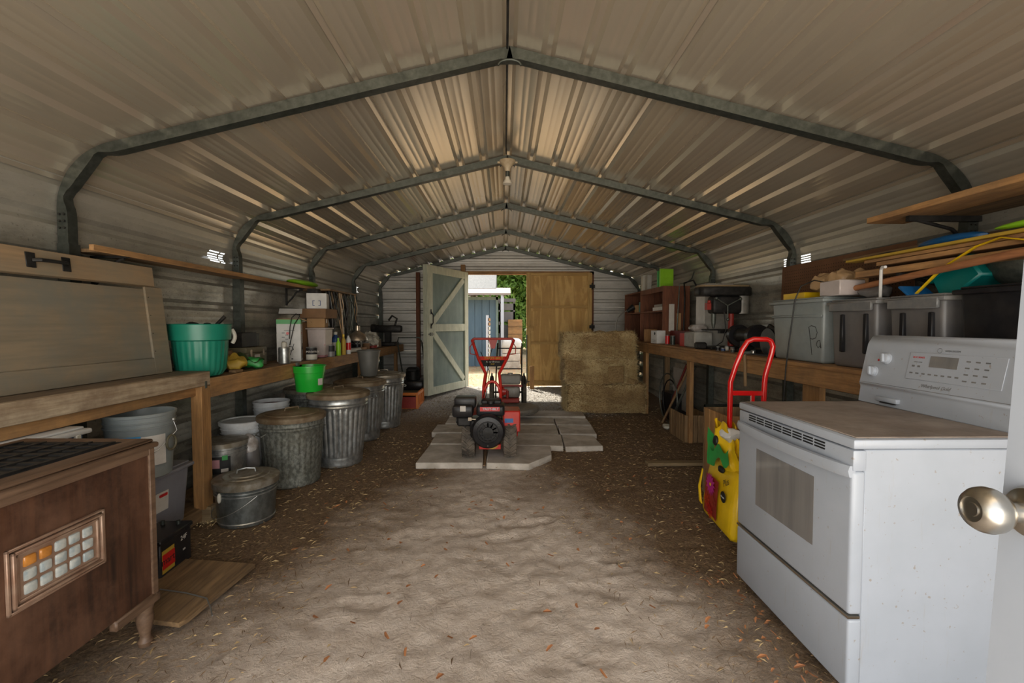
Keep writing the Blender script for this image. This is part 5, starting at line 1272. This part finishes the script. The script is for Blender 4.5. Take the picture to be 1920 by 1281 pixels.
t = thing('metal_bowl', 'dark metal bowl standing on edge above black tote', 'bowl', (2.26, 1.97, RZ_ + .555)); B().lathe([(.05, .06), (.10, .04), (.13, .0), (.135, .0), (.10, .05), (.05, .07)], seg=36, mx=Ry(-PI / 2) @ Rx(0)).obj('bowl', 'galvd', t)
crumple('rag', 'dark crumpled rag on tote beside the hook rod', 2.16, 2.62, RZ_ + .402, .12, .16, .06, 'totedk', 0, 41, cat='cloth')

# ------------------------------------------------------------------ hand truck, box, soil bag
t = thing('hand_truck', 'glossy red tubular hand truck standing behind stove', 'hand truck', (1.575, 2.86, 0), rot=(0, 0, math.radians(-6)))
B().tube([(-.125, .02, .04), (-.125, .01, .75), (-.128, .0, .93), (-.10, -.01, 1.04), (-.065, -.015, 1.14), (-.035, -.015, 1.19), (.0, -.015, 1.205), (.08, -.015, 1.205), (.105, -.015, 1.195), (.12, -.015, 1.16), (.115, -.012, 1.12), (.085, 0, .98), (.08, .0, .93), (.08, .01, .75), (.08, .02, .04)], .0165, 14).obj('frame_tube', 'handtruck', t)
for z in (.86, .56, .3): B().box(-.12, .08, -.008, .012, z - .015, z + .015, .003).obj('cross_bar', 'handtruck', t)
B().box(.0, .02, -.006, .01, .56, .86).obj('center_bar', 'handtruck', t)
B().box(-.13, .09, -.12, .03, .02, .03).obj('toe_plate', 'handtruck', t)
for x in (-.16, .115): B().cyl((x - .02, .10, .10), (x + .02, .10, .10), .10, seg=24).obj('wheel', 'rubber', t)
t = thing('plank_box', 'open box of pale vertical planks behind the soil bag', 'box', (1.545, 3.10, 0))
for i in range(5): B().box(i * .085, i * .085 + .082, 0, .015, 0, .66, .002).obj('plank', 'pine_z', t)
for i in range(4): B().box(0, .015, .017 + i * .085, .017 + i * .085 + .082, 0, .66, .002).obj('plank', 'pine_z', t)
B().box(.41, .425, 0.017, .36, 0, .66).box(.0, .425, .36, .375, 0, .66).box(.02, .41, .02, .36, .01, .03).obj('back_panel', 'old_z', t)
def soilbag():
    t = thing('potting_soil_bag', 'yellow potting soil bag with flower picture slumped by stove', 'bag', (1.45, 2.82, 0), rz=math.radians(-4))
    b = B().box(-.11, .11, -.24, .24, 0, .40, .05, seg=3); bmesh.ops.subdivide_edges(b.bm, edges=b.bm.edges[:], cuts=3, use_grid_fill=True)
    for v in b.bm.verts:
        z = v.co.z / .4; v.co.x *= 1.05 - .35 * z ** 3; v.co.y *= 1.0 - .10 * z ** 2; v.co.x += .02 * z
    b.jitter(.012, 9, 3).jitter(.006, 25, 4)
    zm = min(v.co.z for v in b.bm.verts)
    for v in b.bm.verts: v.co.z -= zm
    b.obj('bag_body', 'yellow', t)
    # crumpled neck
    def neck(u, v):
        a = 2 * PI * u; z = .35 + .30 * v; rx = .075 * (1 - .35 * v) + .012 * math.sin(5 * a + 6 * v); ry = .17 * (1 - .55 * v) + .02 * math.sin(7 * a + 4 * v)
        return (.02 + rx * math.cos(a) - .04 * v, ry * math.sin(a) + .09 * v, z + .02 * math.sin(3 * a + 2))
    nb = B().sheet(neck, 48, 14); nb.jitter(.025, 11, 8); nb.obj('bag_neck', 'yellow', t)
    def on(u, v, off=0):   # front surface (-X)
        return Vector((-.118 + .02 * v * v - off, .20 - .42 * u, .03 + .34 * v))
    B().sheet(lambda u, v: on(.12 + .50 * u, .12 + .72 * v, .006 + .004 * math.sin(8 * u)), 8, 8).obj('picture_panel', 'redold', t)
    for k, (cu, cv, rr, m_, n_) in enumerate(((.36, .70, .078, 'magenta', 14), (.28, .36, .055, 'red', 9), (.52, .42, .05, 'redold', 9), (.42, .20, .05, 'red', 9))):
        fb = B(); c = on(cu, cv, .014)
        for q in range(n_):
            a = 2 * PI * q / n_; d = Vector((0, math.cos(a), math.sin(a))); s = Vector((0, -math.sin(a), math.cos(a)))
            vs = [fb.bm.verts.new(c + d * rr * f + s * rr * w_ + Vector((-.002, 0, 0))) for f, w_ in ((.1, 0), (.55, .16), (1, 0), (.55, -.16))]
            fb.bm.faces.new(vs)
        fb.obj('printed_flower', m_, t, smooth=False)
    B().cyl(on(.36, .70, .016), on(.36, .70, .018), .011).obj('flower_center', 'yellow', t)
    c = on(.80, .66, .006); B().cyl(c, c - Vector((.004, 0, 0)), .034, seg=20).obj('round_emblem', 'inkblack', t)
    text('Organic', .016, Matrix.Translation(c - Vector((.005, 0, 0))) @ FACE_NX, 'whitep', t)
    text('Plus', .055, Matrix.Translation(on(.86, .94, .012)) @ FACE_NX @ Rz(.5), 'inkblack', t, shear=.2)
    # green folded flash and black/white prints on neck
    B().sheet(lambda u, v: (-.105 + .02 * u, .13 - .26 * u, .40 + .09 * v + .05 * u - .03 * math.sin(3 * u * PI)), 10, 4).jitter(.01, 12, 2).obj('green_flash', 'green', t)
    B().sheet(lambda u, v: (-.090 + .02 * u, .20 - .07 * u, .36 + .25 * v - .05 * u * v), 5, 8).jitter(.01, 12, 5).obj('green_flash', 'green', t)
    B().ball((-.085, .07, .55), .035, .5, 1.1, 1, 12).jitter(.008, 20).obj('logo_patch', 'inkblack', t)
    B().ball((-.075, -.0, .38), .03, .5, 1.6, .7, 12).jitter(.006, 20).obj('logo_patch', 'inkblack', t)
    B().ball((-.02, .01, .60), .06, 1, 1, .7, 14).jitter(.02, 20).obj('white_top', 'whitep', t)
    B().tube([(-.13, .17, .33), (-.15, .165, .22), (-.145, .15, .12), (-.14, .14, .10)], [.01, .018, .02, .012], 8, flat=.4).jitter(.008, 20).obj('torn_flap', 'yellow', t)
soilbag()
# under right bench
t = thing('metal_grate', 'perforated metal tread panel leaning under right bench', 'grate', (1.95, 3.75, 0), rot=(0, math.radians(0), 0))
gm = Matrix.Translation((0, 0, .02)) @ Rx(math.radians(38)); gb = B(); gb.box(0, .38, 0, .03, -.01, .01, mx=gm).box(0, .38, .77, .80, -.01, .01, mx=gm).box(0, .02, 0, .8, -.01, .01, mx=gm).box(.36, .38, 0, .8, -.01, .01, mx=gm)
gb.obj('grate_frame', 'galv', t); g2 = B()
for i in range(14): g2.box(.02, .36, .04 + i * .052, .052 + i * .052, -.004, .004, mx=gm)
for i in range(9): g2.box(.04 + i * .038, .05 + i * .038, .03, .77, -.004, .004, mx=gm)
g2.obj('grate_bars', 'galvd', t)
bx('floor_plank', 'short weathered plank lying on dirt before right bench', 'board', 1.62, 4.12, .004, .62, .09, .03, 'old_x')
t = thing('slatted_crate', 'slatted wooden crate under right bench near middle leg', 'crate', (2.12, 5.15, 0))
for i in range(6): B().box(-.14, -.125, -.24 + i * .08, -.17 + i * .08, 0, .30, .002).obj('slat', 'old_z', t)
for i in range(4): B().box(-.125 + i * .065, -.065 + i * .065, -.24, -.228, 0, .30, .002).obj('slat', 'old_z', t)
B().box(-.12, .14, -.22, .24, 0, .02).box(.13, .14, -.22, .24, 0, .3).obj('crate_body', 'old_z', t)
tag(B().box(0, .012, 0, .62, 0, .55).obj('white_board', 'endm', loc=(2.38, 5.72, .15)), 'white board leaning on wall under right bench', 'board')
t = thing('bicycle_hoop', 'thin steel wheel hoops standing under right bench', 'wheel', (2.15, 5.9, gh(0, 5.9)))
B().tube([(0, .32 * math.cos(a), .33 + .32 * math.sin(a)) for a in [2 * PI * i / 40 for i in range(40)]], .009, 6, closed=True).obj('rim', 'galvd', t); B().tube([(.05, .27 * math.cos(a) + .05, .29 + .27 * math.sin(a)) for a in [2 * PI * i / 40 for i in range(40)]], .009, 6, closed=True).obj('rim', 'black', t)
for k, (y, m_) in enumerate(((5.6, 'old_z'), (5.45, 'galvd'), (5.7, 'maroon'))):
    tag(B().cyl((2.06 + .03 * k, y + .25, .02), (2.25, y - .15 - .0, .80), .014).obj('leaning_pole', m_), ['brown wooden pole', 'steel pole', 'dark red pole'][k] + ' leaning under right bench beside hoops', 'pole')
bx('long_box', 'dark flat box on dirt under right bench', 'box', 2.25, 4.2, 0, .35, .5, .22, 'blackp'); bx('tool_case', 'black case under right bench behind the hoops', 'case', 2.36, 6.2, gh(0, 6.2), .25, .35, .35, 'blackp')
crumple('rag', 'pale rag on dirt under right bench', 2.02, 5.5, .01, .14, .16, .05, 'cream', 0, 51, cat='cloth')
# outlet box on left wall by last arch etc.

# under left bench darkness clutter
bx('tool_case', 'black toolbox on dirt under far left bench', 'case', -2.1, 5.6, 0, .3, .5, .3, 'blackp'); bx('crate', 'dark brown crate deep under left bench', 'crate', -2.12, 6.4, gh(0, 6.4), .3, .5, .35, 'carddk')
t = thing('red_gas_can', 'small red fuel can under far end of left bench', 'fuel can', (-1.92, 7.05, gh(0, 7))); B().box(-.1, .1, -.12, .12, 0, .24, .03, seg=2).cyl((0, .06, .22), (-.0, .12, .33), .015).obj('body', 'red', t)

# ------------------------------------------------------------------ scatter on the floor (straw, leaves, gravel)
def scatter(name, mat, n, fn, lmin, lmax, wd, label, cat, seed, zoff=.006):
    rnd = random.Random(seed); b = B()
    for _ in range(n):
        r_ = fn(rnd)
        if r_ is None: continue
        x, y = r_; a = rnd.uniform(0, PI); L_ = rnd.uniform(lmin, lmax); dx, dy = math.cos(a) * L_ / 2, math.sin(a) * L_ / 2; sx, sy = -math.sin(a) * wd, math.cos(a) * wd
        z = gh(x, y) + zoff + rnd.uniform(0, .008); tz = rnd.uniform(-.006, .01)
        c = b.bm.verts.new((x + rnd.uniform(-.3, .3) * L_ * .3 + sx * 1.2, y + sy * 1.2, z + abs(tz)))
        vs = [b.bm.verts.new((x - dx - sx * .5, y - dy - sy * .5, z)), b.bm.verts.new((x + dx - sx * .5, y + dy - sy * .5, z + tz)), b.bm.verts.new((x + dx * .9 + sx * .5, y + dy * .9 + sy * .5, z + tz)), c, b.bm.verts.new((x - dx * .9 + sx * .5, y - dy * .9 + sy * .5, z))]
        b.bm.faces.new(vs)
    o = b.obj(name, mat, smooth=False); o['kind'] = 'stuff'; return tag(o, label, cat)
def f_side(r):
    x, y = r.uniform(-1.9, 2.3), r.uniform(1.5, 7.6)
    p = smooth(.5, 1.4, abs(x + .12) + .35 * smooth(2.2, 3.6, y) + .35 * noise.noise(Vector((x, y, 0)) * 1.3))
    return (x, y) if r.random() < .04 + .96 * p else None
scatter('straw_litter', 'straw', 9000, f_side, .012, .05, .0009, 'pale straw bits littering the dirt floor', 'straw', 1)
scatter('brown_litter', 'strawdk', 12000, f_side, .01, .06, .0014, 'brown hay crumbs and twigs over the dirt floor', 'straw', 2)
scatter('sawdust', 'haystraw', 1200, lambda r: (-1.93 + r.gauss(0, .05), 3.1 + r.gauss(0, .09)), .005, .02, .002, 'spilled sawdust by the bench post', 'sawdust', 5, .012)
def f_leaf(r): return (r.uniform(-1.3, 1.3), r.uniform(1.2, 3.9))
scatter('dead_leaves', 'leafb', 110, f_leaf, .02, .045, .008, 'small orange dead leaves on the sandy floor', 'leaves', 3, .02)
scatter('leaf_debris', 'leafb', 70, lambda r: (r.uniform(.95, 1.16), r.uniform(1.3, 2.3)), .012, .035, .005, 'orange leaf debris along stove base', 'leaves', 4, .01)
def f_grav(r): return (r.uniform(-1.1, 1.6), r.uniform(6.2, 8.4))
scatter('wood_chips', 'slab', 5000, f_grav, .01, .035, .006, 'pale gravel and chips before the back door', 'gravel', 6, .006)

# ------------------------------------------------------------------ outdoors
yard = B().box(-30, 30, YB - .01, 50, -.2, .125).obj('yard', 'yard'); yard['kind'] = 'structure'
yard2 = B().box(-30, 30, -30, -1.18, -.2, -.01).obj('front_yard', 'yard'); yard2['kind'] = 'structure'
y3 = B().box(-30, -2.5, -1.2, YB, -.2, -.02).box(2.75, 30, -1.2, YB, -.2, -.02).obj('side_yard', 'yard'); y3['kind'] = 'structure'
tag(scatter('fallen_leaves', 'leafb', 3500, lambda r: (r.uniform(-3, 3), r.uniform(8.7, 16)), .03, .08, .014, 'fallen brown leaves on the yard beyond the door', 'leaves', 12, .02), 'fallen brown leaves on the yard beyond the door', 'leaves')
def shed():
    y = 12.6; xr = aty(938, 600, y).x; t = thing('garden_shed', 'blue grey garden shed with pale awning behind the open door', 'shed', (xr, y, .125))
    zt = aty(900, 557, y).z - .125
    for i in range(9): B().box(-.20 * (i + 1) - .1, -.20 * i - .108, 0, .03, 0, zt, .004).obj('siding_board', 'shedblue', t)
    B().box(-1.95, -.1, .03, 2.6, 0, zt).obj('body', 'shedblue', t)
    B().box(-.12, -.06, -.02, .03, 0, zt).box(-1.95, -.06, -.02, .0, zt - .08, zt).obj('corner_trim', 'doorgreen', t)
    # awning
    B().prism([(-.55, zt + .02), (.1, zt + .22), (.1, zt + .26), (-.55, zt + .07)], -2.0, .28, 'x').obj('awning', 'awning', t)
    for i in range(12): B().box(-1.9 + i * .18, -1.86 + i * .18, -.56, .1, 0, .02, mx=T(0, 0, zt + .14) @ Rx(.29) ).obj('awning_rib', 'awning', t)
    B().prism([(.0, zt + .24), (1.3, zt + .85), (2.7, zt + .24)], -1.98, -.12, 'x').obj('roof', 'rooftile', t)
    B().box(.02, .10, -.52, -.46, 0, zt + .06).obj('awning_post', 'white', t)
shed()
t = thing('slat_screen', 'pale wood slat screen leaning by the shed', 'screen', (aty(911, 600, 11.4).x, 11.4, .125))
B().box(0, .07, 0, .05, 0, 1.40).obj('post', 'white', t)
for i in range(11): B().box(.05, .09, 0, .9, .15 + i * .11, .23 + i * .11, .003).obj('slat', 'pine_y' if i > 8 else 'cream', t)
t = thing('stacked_bins', 'dark grey lattice bin stacked outdoors by shed', 'bin', (aty(950, 600, 14).x, 14.0, .125))
B().box(-.25, .25, -.2, .2, .9, 1.15).box(-.25, .25, -.2, .2, 1.25, 1.55).box(-.27, .27, -.22, .22, 1.85, 1.95).box(-.25, .25, -.2, .2, 1.6, 1.8).obj('upper_bin', 'totedk', t)
B().box(-.25, .25, -.2, .2, 0, .9).box(-.25, -.2, -.2, .2, .9, 1.9).box(.2, .25, -.2, .2, .9, 1.9).obj('stand', 'totedk', t)
t = thing('wooden_planter_box', 'brown wooden box outdoors beside tarp pile', 'box', (aty(965, 600, 13.6).x, 13.6, .125))
for i in range(6): B().box(-.2, .22, -.2, .2, i * .22, i * .22 + .21, .004).obj('plank', 'pine_x', t)
t = thing('tarp_pile', 'white tarp draped over a block pile outdoors', 'tarp', (aty(957, 640, 12.2).x, 12.2, .125))
for i in range(3): B().box(-.22, .25, -.2, .3, i * .20, i * .20 + .19, .01).obj('block', 'slab', t)
B().box(-.24, .30, -.24, .34, .48, .80, .12, seg=4).jitter(.05, 5, 3).obj('tarp', 'tarp', t)
def tree(x, y, h, r, label, seed, n=7000, low=.0):
    t = thing('tree', label, 'tree', (x, y, .12)); n = int(n * 1.7); rnd = random.Random(seed)
    B().tube([(0, 0, 0), (.08, .05, h * .3), (-.05, 0, h * .6), (0, 0, h * .9)], [.16, .13, .09, .03], 10).obj('trunk', 'bark', t)
    b = B(); cl = [(rnd.uniform(-r, r), rnd.uniform(-r, r), rnd.uniform(low, h), rnd.uniform(.6, 1.1)) for _ in range(46)]
    for _ in range(n):
        cx, cy, cz, cr = rnd.choice(cl); d = Vector((rnd.gauss(0, 1), rnd.gauss(0, 1), rnd.gauss(0, 1))).normalized() * cr * rnd.uniform(.5, 1.05)
        p = Vector((cx, cy, max(.1, cz))) + d; s = rnd.uniform(.07, .14)
        u = Vector((rnd.gauss(0, 1), rnd.gauss(0, 1), rnd.gauss(0, 1))).normalized(); v = u.orthogonal().normalized()
        b.bm.faces.new([b.bm.verts.new(p + q) for q in (-u * s, v * s * .5, u * s, -v * s * .5)])
    b.obj('foliage', 'foliage', t, smooth=False, kind='stuff')
tree(1.3, 18, 6.5, 1.5, 'light green leafy tree just right of the shed outdoors', 1, 9000, 1.2)
tree(2.2, 19, 7, 1.8, 'tall leafy tree farther right outside the door', 2, 8000, .5)
tree(-1.4, 20, 7.5, 2.0, 'bright green tree rising behind the shed roof', 3, 9000, 1)
tree(.9, 24, 8, 2.6, 'darker tree in the background between the others', 4, 10000, .0)
tree(-4.2, 23, 8, 2.4, 'tree at far left behind the shed', 6, 7000, .0)
tree(4.6, 24, 8, 2.6, 'tree at far right beyond the yard', 7, 7000, .0)
